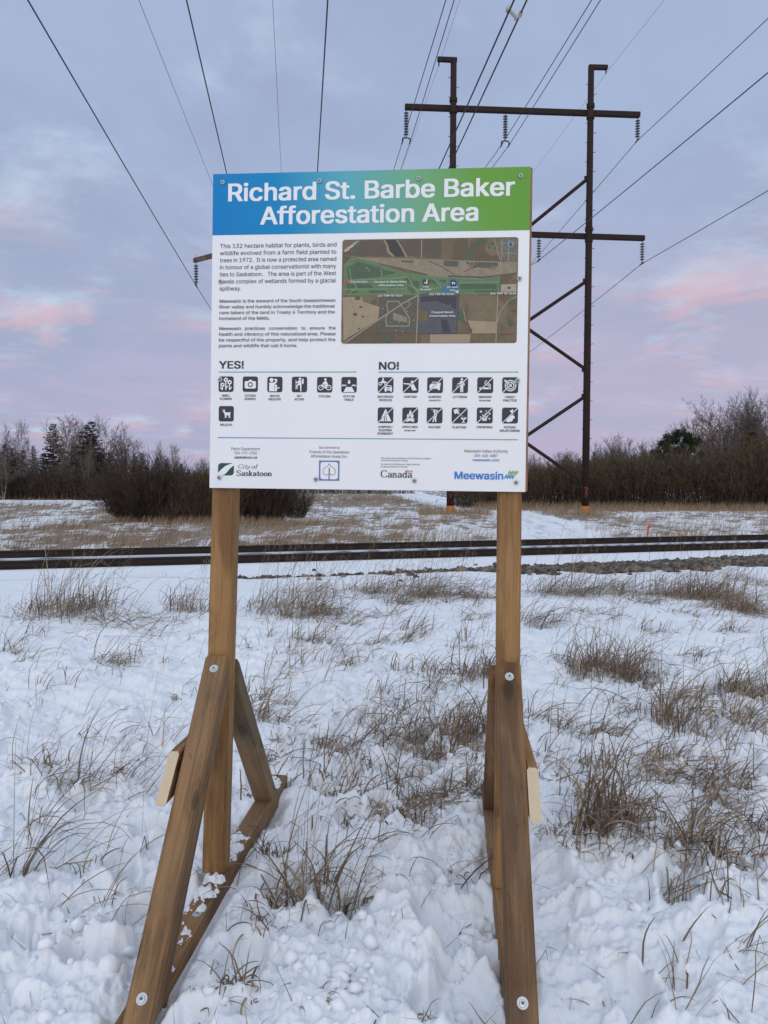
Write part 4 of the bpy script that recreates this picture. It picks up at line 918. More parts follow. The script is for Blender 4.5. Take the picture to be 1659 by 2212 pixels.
    # serif lettering: broad-nib strokes
    SER = {'S': [[(.78, .16), (.62, .02), (.3, 0), (.1, .14), (.16, .34), (.7, .6), (.8, .82), (.6, 1), (.26, 1), (.06, .84)]], 'C': [[(.92, .2), (.7, .02), (.4, .02), (.14, .25), (.08, .5), (.14, .76), (.4, .98), (.72, .98), (.94, .78)]],
           'a': [[(.1, .5), (.3, .38), (.52, .44), (.56, .6), (.56, .96), (.68, 1)], [(.56, .62), (.2, .72), (.08, .86), (.2, 1), (.4, .98), (.56, .84)]], 's': [[(.5, .46), (.36, .38), (.18, .4), (.1, .52), (.22, .64), (.46, .74), (.52, .88), (.4, 1), (.16, 1), (.06, .9)]],
           'k': [[(.04, 0), (.16, 0), (.16, 1)], [(.02, 1), (.32, 1)], [(.52, .4), (.2, .7)], [(.26, .64), (.56, 1), (.68, 1)], [(.4, .4), (.64, .4)]], 't': [[(.22, .16), (.22, .9), (.34, 1), (.46, .94)], [(.04, .4), (.44, .4)]],
           'o': [[(.36, .38), (.14, .5), (.08, .7), (.16, .92), (.36, 1), (.56, .92), (.64, .7), (.56, .48), (.36, .38)]], 'n': [[(.02, .4), (.14, .4), (.14, 1)], [(.0, 1), (.28, 1)], [(.14, .54), (.32, .39), (.5, .44), (.54, .58), (.54, 1)], [(.4, 1), (.68, 1)]],
           'd': [[(.42, 0), (.56, 0), (.56, 1), (.7, 1)], [(.56, .5), (.36, .38), (.14, .5), (.08, .7), (.16, .92), (.36, 1), (.56, .88)]], 'i': [[(.06, .4), (.16, .4), (.16, 1)], [(.04, 1), (.3, 1)], [(.16, .12), (.16, .2)]],
           'y': [[(.06, .4), (.32, .98)], [(.6, .4), (.32, .98), (.18, 1.26), (.02, 1.24)]], 'f': [[(.46, .06), (.34, 0), (.22, .1), (.2, .3), (.2, 1)], [(.02, .4), (.42, .4)], [(.06, 1), (.34, 1)]], ' ': []}
    ADV = {'S': .92, 'C': 1.04, 'a': .74, 's': .62, 'k': .72, 't': .5, 'o': .76, 'n': .76, 'd': .76, 'i': .36, 'y': .66, 'f': .42, ' ': .3}
    def serif(pr, s, x0, x1, yb, cap, thick, thin, slant=0.):
        tot = sum(ADV[c] for c in s); sx = (x1 - x0) / tot; x = 0
        for c in s:
            for st in SER[c]:
                pts = [(x0 + (x + a) * sx + slant * (1 - b2) * cap, yb - cap + b2 * cap) for a, b2 in st]
                for (ax, ay), (bx, by) in zip(pts, pts[1:]):
                    l = sqrt((bx - ax) ** 2 + (by - ay) ** 2) or 1; w = thin + (thick - thin) * abs(by - ay) / l
                    ex, ey = (bx - ax) / l * .35 * thin, (by - ay) / l * .35 * thin
                    pr.line([(ax - ex, ay - ey), (bx + ex, by + ey)], w)
            x += ADV[c]
    p = Print(.0008); serif(p, 'City of', 112, 188, 1142, 16, 2.2, .9, .28); serif(p, 'Saskatoon', 107, 249, 1170, 19.5, 4.2, 1.6); serif(p, 'Canada', 671, 793, 1170, 26.5, 4.2, 1.4); p.build('serif_lettering', M['ink'], board)
    p = Print(.0008); p.poly([(774, 1142), (778, 1142), (778, 1151), (774, 1151)]); p.poly([(788, 1142), (792, 1142), (792, 1151), (788, 1151)]); p.poly([(783, 1142.5), (785.5, 1146), (784, 1148.5), (783.4, 1150.5), (782.6, 1150.5), (782, 1148.5), (780.5, 1146)]); p.build('flag_emblem', M['flag_red'], board)
    p = Print(.0008); p.rrect(34, 1122, 63, 48, 13, 0); p.c += 3
    p.poly([(34, 1160), (48, 1146), (62, 1134), (80, 1126), (98, 1122), (98, 1130), (84, 1140), (74, 1152), (62, 1165), (48, 1171), (34, 1171)], 1); p.poly([(34, 1171), (34, 1164), (44, 1170)], 1)
    p.build('swoosh_emblem', [M['logo_green'], M['white']], board)
    p = Print(.0008); p.poly([(432, 1108), (512, 1108), (512, 1186), (432, 1186)], 0); p.c += 2; p.rrect(438, 1114, 68, 66, 10, 1); p.c += 2
    leaf = [(472, 1120), (478, 1130), (490, 1136), (497, 1148), (494, 1160), (484, 1165), (475, 1160)]
    p.line(leaf, 2.6, 2); p.line([(944 - a, b2) for a, b2 in leaf], 2.6, 3); p.line([(470.3, 1180), (471.5, 1136)], 2, 4); p.line([(474.5, 1180), (473, 1136)], 2, 4)
    p.build('leaf_emblem', [M['frame_blue'], M['paper'], M['leaf_green'], M['grey_print'], M['ink']], board)
    p = Print(.0008)
    for i, (y, m) in enumerate(((1139, 1), (1154, 0))):
        x = 1153 - i * 13; z = []
        for j in range(4): z += [(x + 10 * j, y + 16), (x + 10 * j + 9, y + 1)]
        p.line(z, 4.2, m)
    p.build('wave_emblem', [M['logo_blue'], M['logo_lime']], board)
    # ---- screws with cup washers
    for u, v in ((39, 34), (420, 36), (800, 36), (1183, 35), (36, 418), (1184, 419), (39, 798), (1183, 801), (40, 1179), (421, 1181), (801, 1182), (1184, 1184)):
        mb = MB(); x, z = u / 1000 - BW / 2, BW / 2 - v / 1000
        V, F = lathe([(0, .0095), (.0022, .0085), (.0036, .0058)], (x, -.0044, z), (0, -1, 0), 14); mb.add(V, F, 0)
        V, F = lathe([(0, .0056), (.0016, .0050)], (x, -.0079, z), (0, -1, 0), 12); mb.add(V, F, 1)
        mb.build('screw', [M['zinc'], M['steel_dark']], board, smooth=False)
    # ---- timber
    def timber(name, p0, p1, w, d, m, xdir, cuts=(), label=None, bev=.006):
        """square timber from p0 to p1 (centre line); w across xdir, d the other way; local Z runs along it"""
        p0, p1 = Vector(p0), Vector(p1); zd = (p1 - p0).normalized(); xd = Vector(xdir); xd = (xd - zd * xd.dot(zd)).normalized(); yd = zd.cross(xd)
        R = Matrix((xd, yd, zd)).transposed().to_4x4(); M4 = Matrix.Translation(p0) @ R; L = (p1 - p0).length
        bm = bmesh.new(); bmesh.ops.create_cube(bm, size=1, matrix=Matrix.Translation((0, 0, L / 2)) @ Matrix.Diagonal((w, d, L, 1)))
        bmesh.ops.bevel(bm, geom=[e for e in bm.edges if abs((e.verts[0].co - e.verts[1].co).normalized().z) > .9], offset=bev, segments=3, affect='EDGES')
        inv = M4.inverted()
        for co, no in cuts:
            r = bmesh.ops.bisect_plane(bm, geom=bm.verts[:] + bm.edges[:] + bm.faces[:], plane_co=inv @ Vector(co), plane_no=(inv.to_3x3() @ Vector(no)), clear_outer=True)
            bmesh.ops.contextual_create(bm, geom=[g for g in r['geom_cut'] if isinstance(g, bmesh.types.BMEdge)])
        bmesh.ops.recalc_face_normals(bm, faces=bm.faces[:])
        return child(name, bm, m, M4, label)
    sr3, sn3 = Vector((SR.x, SR.y, 0)), Vector((SN.x, SN.y, 0))
    def bolt(parent_o, P, dirv):
        inv = parent_o.matrix_world.inverted() if False else (Matrix.Translation((SO.x, SO.y, 0)) @ parent_o.matrix_basis).inverted()
        p = inv @ P; d = inv.to_3x3() @ dirv; mb = MB()
        V, F = lathe([(0, .0165), (.002, .0165)], p, d, 20); mb.add(V, F, 0)
        V, F = lathe([(.002, .0105), (.006, .0095), (.0066, .006)], p, d, 14); mb.add(V, F, 0)
        V, F = lathe([(.0067, .0048), (.007, .0046)], p, d, 8); mb.add(V, F, 1)
        mb.build('bolt', [M['zinc'], M['steel_dark']], parent_o)
    def clump(parent_o, pts):
        pass
    RT = .062                                           # top of the runners
    for side in (-1, 1):
        rt0, rb0 = ((-.535, -.598) if side < 0 else (.557, .551))
        post = timber('post', stand(rb0, .030, RT), stand(rt0, .094, 2.72), .089, .089, M['post'], sr3)
        rc = -.573 if side < 0 else .552
        run = timber('runner', stand(rc, -1.0, RT - .0445), stand(rc + (0 if side < 0 else -.012), 1.04, RT - .0445), .089, .089, M['brace'], sr3)
        # front brace: from the ground end of the runner up to the post
        tx, fx = ((-.578, -.545) if side < 0 else (.553, .5465)); fn = -.885 if side < 0 else -.80
        top_n = -.018
        a = stand(tx, top_n, .93); f = stand(fx, fn, RT); d = (a - f).normalized()
        nrm = sr3.cross(d).normalized(); nrm = nrm if nrm.dot(sn3) > 0 else -nrm       # points back / down
        # the named points lie on the front face: shift the axis half a thickness back
        a2 = a + nrm * .0445; f2 = f + nrm * .0445
        br = timber('front_brace', f2 - d * .12, a2 + d * .06, .089, .089, M['brace'], sr3, cuts=[(stand(0, top_n + .003, 0), sn3), (Vector((0, 0, RT)), Vector((0, 0, -1))), (stand(0, 0, .935), Vector((0, 0, 1)))])
        bolt(br, a + d * -.055 , -nrm); bolt(br, f + d * .075, -nrm)
        # rear brace
        rx = -.575 if side < 0 else .538
        a = stand((rt0 + rb0) / 2 + (-.005 if side < 0 else -.025), .12, .75); f = stand(rx, .70, RT); d2 = (a - f).normalized(); nr2 = sr3.cross(d2).normalized(); nr2 = nr2 if nr2.dot(sn3) > 0 else -nr2
        timber('rear_brace', f + nr2 * .0445 - d2 * .15, a + nr2 * .0445 + d2 * .4, .089, .089, M['green_brace'] if side < 0 else M['brace'], sr3, cuts=[(stand(0, .118, 0), -sn3), (Vector((0, 0, RT)), Vector((0, 0, -1)))], label='greenish timber brace behind the left post' if side < 0 else None)
        # horizontal tie board on the outer face
        zt = .653 if side < 0 else .632; rr = (rt0 + rb0) / 2
        fr = -.578 if side < 0 else .5497
        bx = fr + side * (.0445 + .0195) + (.0 if side < 0 else .003)
        cutp = Vector(stand(0, -.306 if side < 0 else -.283, zt)); 
        nc = (-nrm)
        tie = timber('tie_board', stand(bx, -.75, zt - .07), stand(bx, .45, zt - .07), .038, .14, M['post'], sr3, cuts=[(cutp, nc), (stand(0, .43, 0), sn3)], bev=.005)
        me = tie.data; me.materials.append(M['end'])
        for pol in me.polygons:
            if (tie.matrix_basis.to_3x3() @ pol.normal).dot(nc) > .95: pol.material_index = 1
        if side < 0:
            bolt(run, stand(rc + .008, -.30, RT), Vector((0, 0, 1)))
    return T
sign = build_sign()
def build_runner_snow():
    nn = np.arange(-1.0, 1.03, .0045); rr = np.arange(-.0425, .0426, .0042); Nn, Rr = np.meshgrid(nn, rr, indexing='ij')
    wt = np.zeros_like(Nn)
    for n0, w, k in ((-.05, .05, 1.), (-.16, .07, 1.05), (-.27, .03, .8), (-.40, .05, .75), (-.47, .04, .7), (-.62, .05, .8), (.10, .05, .9), (.20, .05, 1.), (.30, .05, .85), (.88, .12, 1.1), (.80, .05, 1.)): wt = np.maximum(wt, k * np.exp(-((Nn - n0) / w) ** 2))
    f = fbm(Nn * 22, Rr * 30, 5, 4, .6) * .55 + fbm(Nn * 70, Rr * 70, 6, 2) * .18 + wt * .95 - .62 - .25 * sst(-.01, .04, Rr) - .6 * sst(.034, .043, np.abs(Rr))
    hgt = np.clip(f, -.02, .35) * .05
    P = np.array([stand(-.573 + r, n, 0)[:] for n, r in zip(Nn.ravel(), Rr.ravel())]); P[:, 2] = .0622 + hgt.ravel()
    n, m = Nn.shape; keep = (f[:-1, :-1] > 0) | (f[1:, :-1] > 0) | (f[:-1, 1:] > 0) | (f[1:, 1:] > 0)
    i, j = np.nonzero(keep); F = np.stack([i * m + j, (i + 1) * m + j, (i + 1) * m + j + 1, i * m + j + 1], -1)
    use = np.unique(F); mp = np.zeros(len(P), int); mp[use] = np.arange(len(use))
    o = mesh_np('snow_patches', P[use], mp[F][:, ::-1].copy(), M['snow'], smooth=True)
    tag(o, 'thin patches of snow left on top of the left timber runner', 'snow', kind='stuff')
build_runner_snow()
def build_stone():
    g = ground_at(240, 2085, .02); bm = bmesh.new(); bmesh.ops.create_icosphere(bm, subdivisions=3, radius=1)
    for v in bm.verts:
        k = 1 + .25 * float(vnoise(np.array([v.co.x * 1.3 + 4]), np.array([v.co.y * 1.3 + v.co.z]), 3)[0]); v.co = Vector((v.co.x * .055, v.co.y * .04, v.co.z * .03)) * k
    o = from_bm('stone', bm, M['stone'], None, Matrix.Translation((g.x, g.y, hz(g.x, g.y) + .015)) @ Matrix.Rotation(.7, 4, 'Z'))
    tag(o, 'dark blue grey stone half buried in snow left of the front brace', 'stone')
build_stone()

# ------------------------------------------------------------------ transmission line on steel poles
TY = 44.0
def build_steel_tower():
    TL = lambda px, py: at(px, py, 43.7 + (px - 973) / 291 * .6)      # points in the plane of the tower
    base = TL(1120, 1110); base.z = 0
    T = empty('steel_pylon', base, 'rust brown steel H frame pylon with two crossarms and zigzag braces', 'pylon')
    off = base
    def part(mb, name, m, parent=T, label=None, smooth=False):
        o = mb.build(name, m, parent, off, smooth)
        if label: o['label'] = label
        return o
    poles = []
    for (xt, yt), (xb, yb) in (((980, 127), (972.5, 1109)), ((1277, 143), (1264, 1112))):
        a = TL(xt, yt); b = TL(xb, yb); b.z = hz(b.x, b.y) - .3; poles.append((a, b))
        m = MB(); m.tube([b, b + (a - b) * .35, b + (a - b) * .7, a], [.215, .20, .185, .17], 14); [m.tube([b + (a - b) * f + Vector((sx * .15, -.08, 0)), b + (a - b) * f + Vector((sx * .30, -.16, 0))], .016, 5) for f, sx in [(.16 + .021 * i, 1 if i % 2 else -1) for i in range(39)]]; p = part(m, 'pole', M['rust'], smooth=False)
        for q in p.data.polygons: q.use_smooth = len(q.vertices) == 4
        m = MB(); g = hz(b.x, b.y); lo = b + (a - b) * ((g - .1 - b.z) / (a.z - b.z)); hi = b + (a - b) * ((g + .48 - b.z) / (a.z - b.z)); m.tube([lo, hi], [.222, .221], 16); part(m, 'painted_band', M['orange'], p)
        m = MB()        # sprayed figures, one above the other
        ctr = b + (a - b) * ((g + 1.12 - b.z) / (a.z - b.z)); 
        strokes = {0: [[(.5, .95), (.1, .95), (.05, .80), (.5, .72), (.55, .6), (.1, .58)], [(.1, .5), (.55, .45)], [(.35, .55), (.3, .33)], [(.05, .3), (.5, .3), (.15, .12), (.55, .02)]], 1: [[(.1, .9), (.35, .98), (.55, .85), (.2, .7), (.55, .62)], [(.1, .55), (.5, .5)], [(.35, .9), (.3, .35)]]}[len(poles) - 1]
        for st in strokes:
            pts = []
            for u, v in st:
                an = (u - .35) * 2.4; z = (v - .5) * .95; pts.append(Vector((ctr.x + sin(an) * .216, ctr.y - cos(an) * .216, ctr.z + z)))
            m.tube(pts, .011, 5)
        part(m, 'painted_figures', M['orange'], p)
    (La, Lb), (Ra, Rb) = poles
    onp = lambda pole, z: pole[1] + (pole[0] - pole[1]) * ((z - pole[1].z) / (pole[0].z - pole[1].z))
    def beam(p0, p1, h, m):
        d = (p1 - p0).normalized(); x = Vector((0, 0, 1)).cross(d).normalized(); z = d.cross(x)
        m.box((p0 + p1) / 2, ((p1 - p0).length, h, h), Matrix((d, x, z)).transposed())
    front = Vector((.03, -.28, 0))
    arms = {}
    for nm, (a, b), drop in (('upper', ((875, 226), (1385, 243.5)), 0), ('lower', ((858, 494), (1395, 511.5)), 0)):
        m = MB(); p0, p1 = TL(*a) - Vector((0, .0, 0)), TL(*b); beam(p0 + Vector((0, .27, 0)), p1 + Vector((0, .27, 0)), .27, m); arms[nm] = (p0, p1)
        o = part(m, 'crossarm', M['rust'])
        for pl in poles:
            g = MB(); q = onp(pl, p0.z + (p1.z - p0.z) * .5); g.tube([q - Vector((0, 0, .42)), q - Vector((0, 0, .2))], .225, 12); g.tube([q + Vector((0, 0, .2)), q + Vector((0, 0, .42))], .225, 12)
            part(g, 'clamp_collar', M['rust'], o)
    # peak brackets for the shield wires
    for (a, b) in (((945, 128), (987, 130)), ((1272, 145), (1312, 146))):
        m = MB(); beam(TL(*a), TL(*b), .22, m); m.tube([TL(a[0] + 3 if a[0] < 1000 else b[0] - 3, b[1] + 3), TL(a[0] + 3 if a[0] < 1000 else b[0] - 3, b[1] + 13)], .035, 6); part(m, 'peak_bracket', M['rust'])
    # braces
    lo = arms['lower']; mid = (onp(poles[0], lo[0].z) + onp(poles[1], lo[1].z)) / 2
    def zz(px, py): return TL(px, py)
    def brace(p0, p1):
        d = (p1 - p0).normalized(); m = MB(); m.tube([p0 + d * .1, p0 + d * .35, p1 - d * .35, p1 - d * .1], [.05, .10, .10, .05], 10)
        for q, s in ((p0, 1), (p1, -1)): m.box(q + d * s * .16, (.34, .05, .34), Matrix.Rotation(0, 3, 'Z'))
        part(m, 'brace', M['rust'])
    pl = lambda py: TL(976 + (1045 - py) * .0075, py); pr = lambda py: TL(1265 + (1045 - py) * .0125, py)
    brace(pr(383), mid + Vector((.15, 0, .1))); brace(pl(383 - 5), mid + Vector((-.15, 0, .1)))
    for a, b in ((605, 800), (854, 1046)):
        brace(pr(a), pl(b + 4)); brace(pl(a - 8), pr(b))
    # insulator strings
    att = {}
    def string(name, px, py, n, arm, twin):
        p0, p1 = arms[arm]; t = (px - (875 if arm == 'upper' else 858)) / ((1385 - 875) if arm == 'upper' else (1395 - 858)); top = p0 + (p1 - p0) * t + Vector((0, .27, -.14))
        m = MB(); L = .16 * n; prof = [(0, .02), (.12, .02)]
        for i in range(n):
            z = .14 + .146 * i; prof += [(z, .045), (z + .035, .06), (z + .05, .135), (z + .065, .135), (z + .075, .04), (z + .13, .03)]
        z = prof[-1][0]; prof += [(z + .05, .03), (z + .12, .05), (z + .16, .03)]
        V, F = lathe(prof, top, (0, 0, -1), 12); m.add(V, F, 0); bot = top + Vector((0, 0, -prof[-1][0]))
        if twin:
            d = (p1 - p0).normalized() * .215; m.tube([bot - d, bot + Vector((0, 0, .06)), bot + d], .035, 6, 1)
            for s in (-1, 1): m.tube([bot + d * s, bot + d * s + Vector((0, 0, -.2))], .03, 6, 1); m.tube([bot + d * s + Vector((.03, -.25, -.2)), bot + d * s + Vector((-.03, .25, -.2))], .035, 6, 1)
            att[name] = [bot - d + Vector((0, 0, -.2)), bot + d + Vector((0, 0, -.2))]
        else:
            m.tube([bot + Vector((.03, -.25, 0)), bot + Vector((-.03, .25, 0))], .04, 6, 1); att[name] = [bot]
        part(m, 'insulator_string', [M['glass'], M['rust']])
    string('ul', 878, 0, 9, 'upper', True); string('uc', 1090.5, 0, 9, 'upper', True); string('ur', 1381, 0, 7, 'upper', False)
    string('ll', 862, 0, 9, 'lower', True); string('lc', 1163, 0, 7, 'lower', False); string('lr', 1391, 0, 7, 'lower', False)
    att['sl'] = [TL(948, 141)]; att['sr'] = [TL(1309, 158)]
    return att
ATT = build_steel_tower()
LINE = Vector((-.078, .997, 0))                       # the way the line runs, away from the camera
def hit(A, line, px, py):                              # where a sight line meets the vertical plane of a cable
    d = ray(px, py); a = d.x * line.y - d.y * line.x
    t = ((A.x) * line.y - (A.y) * line.x) / a
    return Vector((0, 0, CAM_H)) + d * t
def cable(name, A, near, far, r, m, label, group, span=240., line=LINE, line2=None, back=80):
    """a sagging conductor through the support A; near / far: points it is seen to pass"""
    pts = []
    for sgn, q, ln in ((-1, near, line), (1, far, line2 or line)):
        P = hit(A, ln, *q); d = (P - A); dist = sqrt(d.x ** 2 + d.y ** 2)
        c = .0003; s = (A.z - P.z + c * dist * dist) / dist          # slope at the support
        s = max(-.12, min(.16, s))
        ds = np.linspace(0, back if sgn < 0 else 200, 46)
        side = [A + ln * (sgn * t) + Vector((0, 0, -s * t + c * t * t)) for t in ds]
        pts = side[::-1] + pts[:] if sgn < 0 else pts + side[1:]
    V, F = polytube(pts, r, 5); o = mesh_np(name, V, F, m); return tag(o, label, 'cable', group)
G1 = 'conductors on the steel pylon'; G2 = 'thin shield wires above the conductors'; G3 = 'conductors on the wooden pylon'
a = ATT['ul']; cable('power_cable', a[0], (963, 0), (850, 362), .019, M['wire'], 'left cable of the twin pair under the upper crossarm, left end', G1); cable('power_cable', a[1], (981, 0), (863, 362), .019, M['wire'], 'right cable of the twin pair under the upper crossarm, left end', G1)
a = ATT['uc']; cable('power_cable', a[0], (1278, 0), (1050, 358), .019, M['wire'], 'left cable of the twin pair at the middle of the upper crossarm', G1); cable('power_cable', a[1], (1297, 0), (1063, 358), .019, M['wire'], 'right cable of the twin pair at the middle of the upper crossarm', G1)
a = ATT['ll']; cable('power_cable', a[0], (1105, 12), (845, 590), .021, M['wire'], 'left cable of the twin pair that carries the pale spacer', G1); cable('power_cable', a[1], (1131, 15), (858, 590), .021, M['wire'], 'right cable of the twin pair that carries the pale spacer', G1)
cable('power_cable', ATT['ur'][0], (1659, 40), (1150, 567), .019, M['wire'], 'single cable hung from the right end of the upper crossarm', G1)
cable('power_cable', ATT['lc'][0], (1659, 157), (1149, 560), .019, M['wire'], 'single cable hung from the lower crossarm between sign and right pole', G1)
cable('power_cable', ATT['lr'][0], (1659, 412), (1148, 758), .019, M['wire'], 'single cable hung from the right end of the lower crossarm', G1)
cable('shield_wire', ATT['sl'][0], (993, 0), (865, 362), .008, M['shield'], 'thin wire hung from the peak bracket of the left steel pole', G2)
cable('shield_wire', ATT['sr'][0], (1435, 0), (1150, 375), .008, M['shield'], 'thin wire hung from the peak bracket of the right steel pole', G2)
def build_spacer():
    P = [hit(ATT['ll'][0], LINE, 1098, 22), hit(ATT['ll'][1], LINE, 1124, 32)]
    Q = []
    for i, (x, y) in enumerate(((1098, 20), (1124, 30))): Q.append(hit(ATT['ll'][i], LINE, x, y))
    T = empty('cable_spacer', (Q[0] + Q[1]) / 2, 'pale grey spacer clamped between two overhead cables at the top of the view', 'cable spacer')
    m = MB(); a = Q[0]; b = Q[1]; d = Vector((b.x - a.x, 0, 0)); mid = (a + b) / 2; dn = Vector((0, 0, -.09))
    m.tube([a + d * .28 + dn, b - d * .28 + dn], .035, 10); m.tube([a + d * .22 + dn, a + d * .34 + dn], .055, 10); m.tube([b - d * .34 + dn, b - d * .22 + dn], .055, 10)
    m.build('spacer_bar', M['spacer'], T, T.location)
    for q, s in ((a, 1), (b, -1)):
        m = MB(); m.tube([q - LINE * .07, q + LINE * .07], .05, 10); m.tube([q, q + d * s * .14 + dn * .5, q + d * s * .26 + dn], [.04, .035, .045], 8); m.build('clamp_arm', M['spacer'], T, T.location)
build_spacer()

def build_wood_tower():
    zarm = 14.05
    def on(px, py, z):
        d = ray(px, py); return Vector((0, 0, CAM_H)) + d * ((z - CAM_H) / d.z)
    A0 = on(427, 565, zarm); A1 = at(690, 500, 1); 
    yaw = radians(54.7); ad = Vector((cos(yaw), -sin(yaw), 0)) if False else None
    A1 = on(676, 502, zarm); ad = (A1 - A0).normalized()
    Lr = (A1 - A0).length + .3; A1 = A0 + ad * Lr
    base = (A0 + A1) / 2; base.z = 0
    T = empty('wooden_pylon', base, 'wooden H frame pylon whose brown crossarm end shows left of the sign', 'pylon')
    poles = []
    for fr, lean in ((.26, 0), (.735, .02)):
        q = A0 + ad * (Lr * fr); b = Vector((q.x, q.y + .0, -.4)); t = Vector((q.x, q.y, zarm + 2.0)); b.x += lean * 17
        m = MB(); m.tube([b, b + (t - b) * .5, t], [.19, .165, .135], 14); m.build('pole', M['pole_wood'], T, base); poles.append((b, t))
    x = Vector((-ad.y, ad.x, 0)); m = MB(); m.box((A0 + A1) / 2 - x * .25, (Lr, .14, .24), Matrix((ad, x, Vector((0, 0, 1)))).transposed()); m.build('crossarm', M['pole_wood'], T, base)
    for s in (0, 1):
        m = MB(); p = poles[s][0] + Vector((0, 0, 4)); q = poles[1 - s][1] - Vector((0, 0, 3)); m.tube([p - x * .2, q - x * .2], .07, 6); m.build('cross_brace', M['pole_wood'], T, base)
    out = []
    for f in (.018, .5, .985):
        top = A0 + ad * (Lr * f) - x * .25 + Vector((0, 0, -.12)); prof = [(-.42, .012), (0, .014), (.13, .02)]
        for i in range(7): z = .15 + .146 * i; prof += [(z, .05), (z + .03, .07), (z + .045, .135), (z + .065, .135), (z + .075, .055), (z + .135, .05)]
        z = prof[-1][0]; prof += [(z + .03, .05), (z + .1, .06), (z + .16, .03)]
        m = MB(); V, F = lathe(prof, top, (0, 0, -1), 12); m.add(V, F); bot = top + Vector((0, 0, -z - .13)); m.tube([bot + Vector((0, -.25, .03)), bot + Vector((0, .25, -.03))], .04, 6); m.build('insulator_string', M['glass'], T, base); out.append(bot)
    return out, [poles[0][1], poles[1][1]]
WATT, WTOP = build_wood_tower()
L2 = Vector((-.14, .99, 0)).normalized(); LW = Vector((-.11, .994, 0)).normalized()
for A, near, far, lab in ((WATT[0], (60, 0), (455, 667), 'leftmost cable, meeting the insulator left of the sign'), (WATT[1], (403, 0), (560, 700), 'cable running down to the blue end of the heading'), (WATT[2], (708, 0), (680, 640), 'almost upright cable above the word St on the sign')):
    cable('power_cable', A, near, far, .019, M['wire'], lab, G3, line=LW, line2=L2)
cable('shield_wire', WTOP[0], (300, 0), (485, 560), .008, M['shield'], 'thin wire between the two leftmost thick cables', G2, line=LW, line2=L2); cable('shield_wire', WTOP[1], (589, 0), (618, 560), .008, M['shield'], 'thin wire above the word Richard on the sign', G2, line=LW, line2=L2)

# ------------------------------------------------------------------ trees
class Tree:
    def __init__(s, seed): s.r = random.Random(seed); s.seg = []; s.tseg = []
    def limb(s, p, d, L, r, n, grav=.0, wob=.15, out=None, tip=.35):
        pts = [p]; dirs = []
        for i in range(n):
            d = (d + Vector((s.r.gauss(0, wob), s.r.gauss(0, wob), s.r.gauss(0, wob) + grav))).normalized()
            q = p + d * (L / n); r1 = r * (1 - (1 - tip) * (i + 1) / n); r0 = r * (1 - (1 - tip) * i / n)
            (s.seg if out is None else out).append((p, q, r0, r1)); p = q; pts.append(p); dirs.append(d)
        return pts, dirs, r
def segs_mesh(name, seg, m, parent, sides=3):
    a = [np.array([x[0][:] for x in seg]), np.array([x[1][:] for x in seg]), np.array([x[2] for x in seg]), np.array([x[3] for x in seg])]
    V, F = tubes(a, sides); return mesh_np(name, V, F, m, parent)
def side_dir(rnd, d, ang):
    o = d.orthogonal().normalized(); o.rotate(Matrix.Rotation(rnd.uniform(0, 2 * pi), 3, d)); return (d * cos(ang) + o * sin(ang)).normalized()
def bare_tree(seed, H=10., stems=1, start=.25, spread=.75, dens=1.0, up=.05, twig=.0135, bark=None, tw=None, tr=.11):
    """leafless tree, H metres: trunk(s) and a crown of limbs, branches and twigs"""
    t = Tree(seed); R_ = t.r
    for k in range(stems):
        lean = .06 if stems == 1 else .28
        d0 = Vector((R_.gauss(0, lean), R_.gauss(0, lean), 1)).normalized(); hh = H * (1 if k == 0 else R_.uniform(.7, .97)); p0 = Vector((R_.gauss(0, .12), R_.gauss(0, .12), 0)) * (0 if stems == 1 else 1)
        pts, dirs, r = t.limb(p0, d0, hh, tr * (1 if stems == 1 else .75), 11, .04, .05, t.tseg, .1)
        nl = int(H * 2.6 * dens / (1 if stems == 1 else stems * .62))
        for i in range(nl):
            f = start + (1 - start) * (i + R_.random()) / nl; x = f * 11; j = min(10, int(x)); p = pts[j] + (pts[j + 1] - pts[j]) * (x - j)
            L = H * (.40 * (1 - f) ** .6 + .06) * R_.uniform(.65, 1.2) * spread / .75
            lp, ld, lr = t.limb(p, side_dir(R_, dirs[j], R_.uniform(.45, .95)), L, tr * .42 * (1 - f * .75), 5, up * 1.6, .12)
            nb = max(3, int(L * 3.0 * dens))
            for b in range(nb):
                g = .2 + .8 * (b + R_.random()) / nb; x = min(4.99, g * 5); jj = int(x); q = lp[jj] + (lp[jj + 1] - lp[jj]) * (x - jj)
                l2 = L * R_.uniform(.22, .5) * (1.15 - .5 * g)
                bp, bd, _ = t.limb(q, side_dir(R_, ld[jj], R_.uniform(.5, .95)), l2, max(.013, tr * .16 * (1 - g * .5)), 3, up, .14)
                for w in range(max(3, int(l2 * 5.5 * dens))):
                    jj2 = R_.randrange(3); q2 = bp[jj2] + (bp[jj2 + 1] - bp[jj2]) * R_.random()
                    t.limb(q2, side_dir(R_, bd[jj2], R_.uniform(.4, .9)), R_.uniform(.18, .5) * H / 10, twig, 2, up, .15, None, .5)
    return t.tseg, t.seg
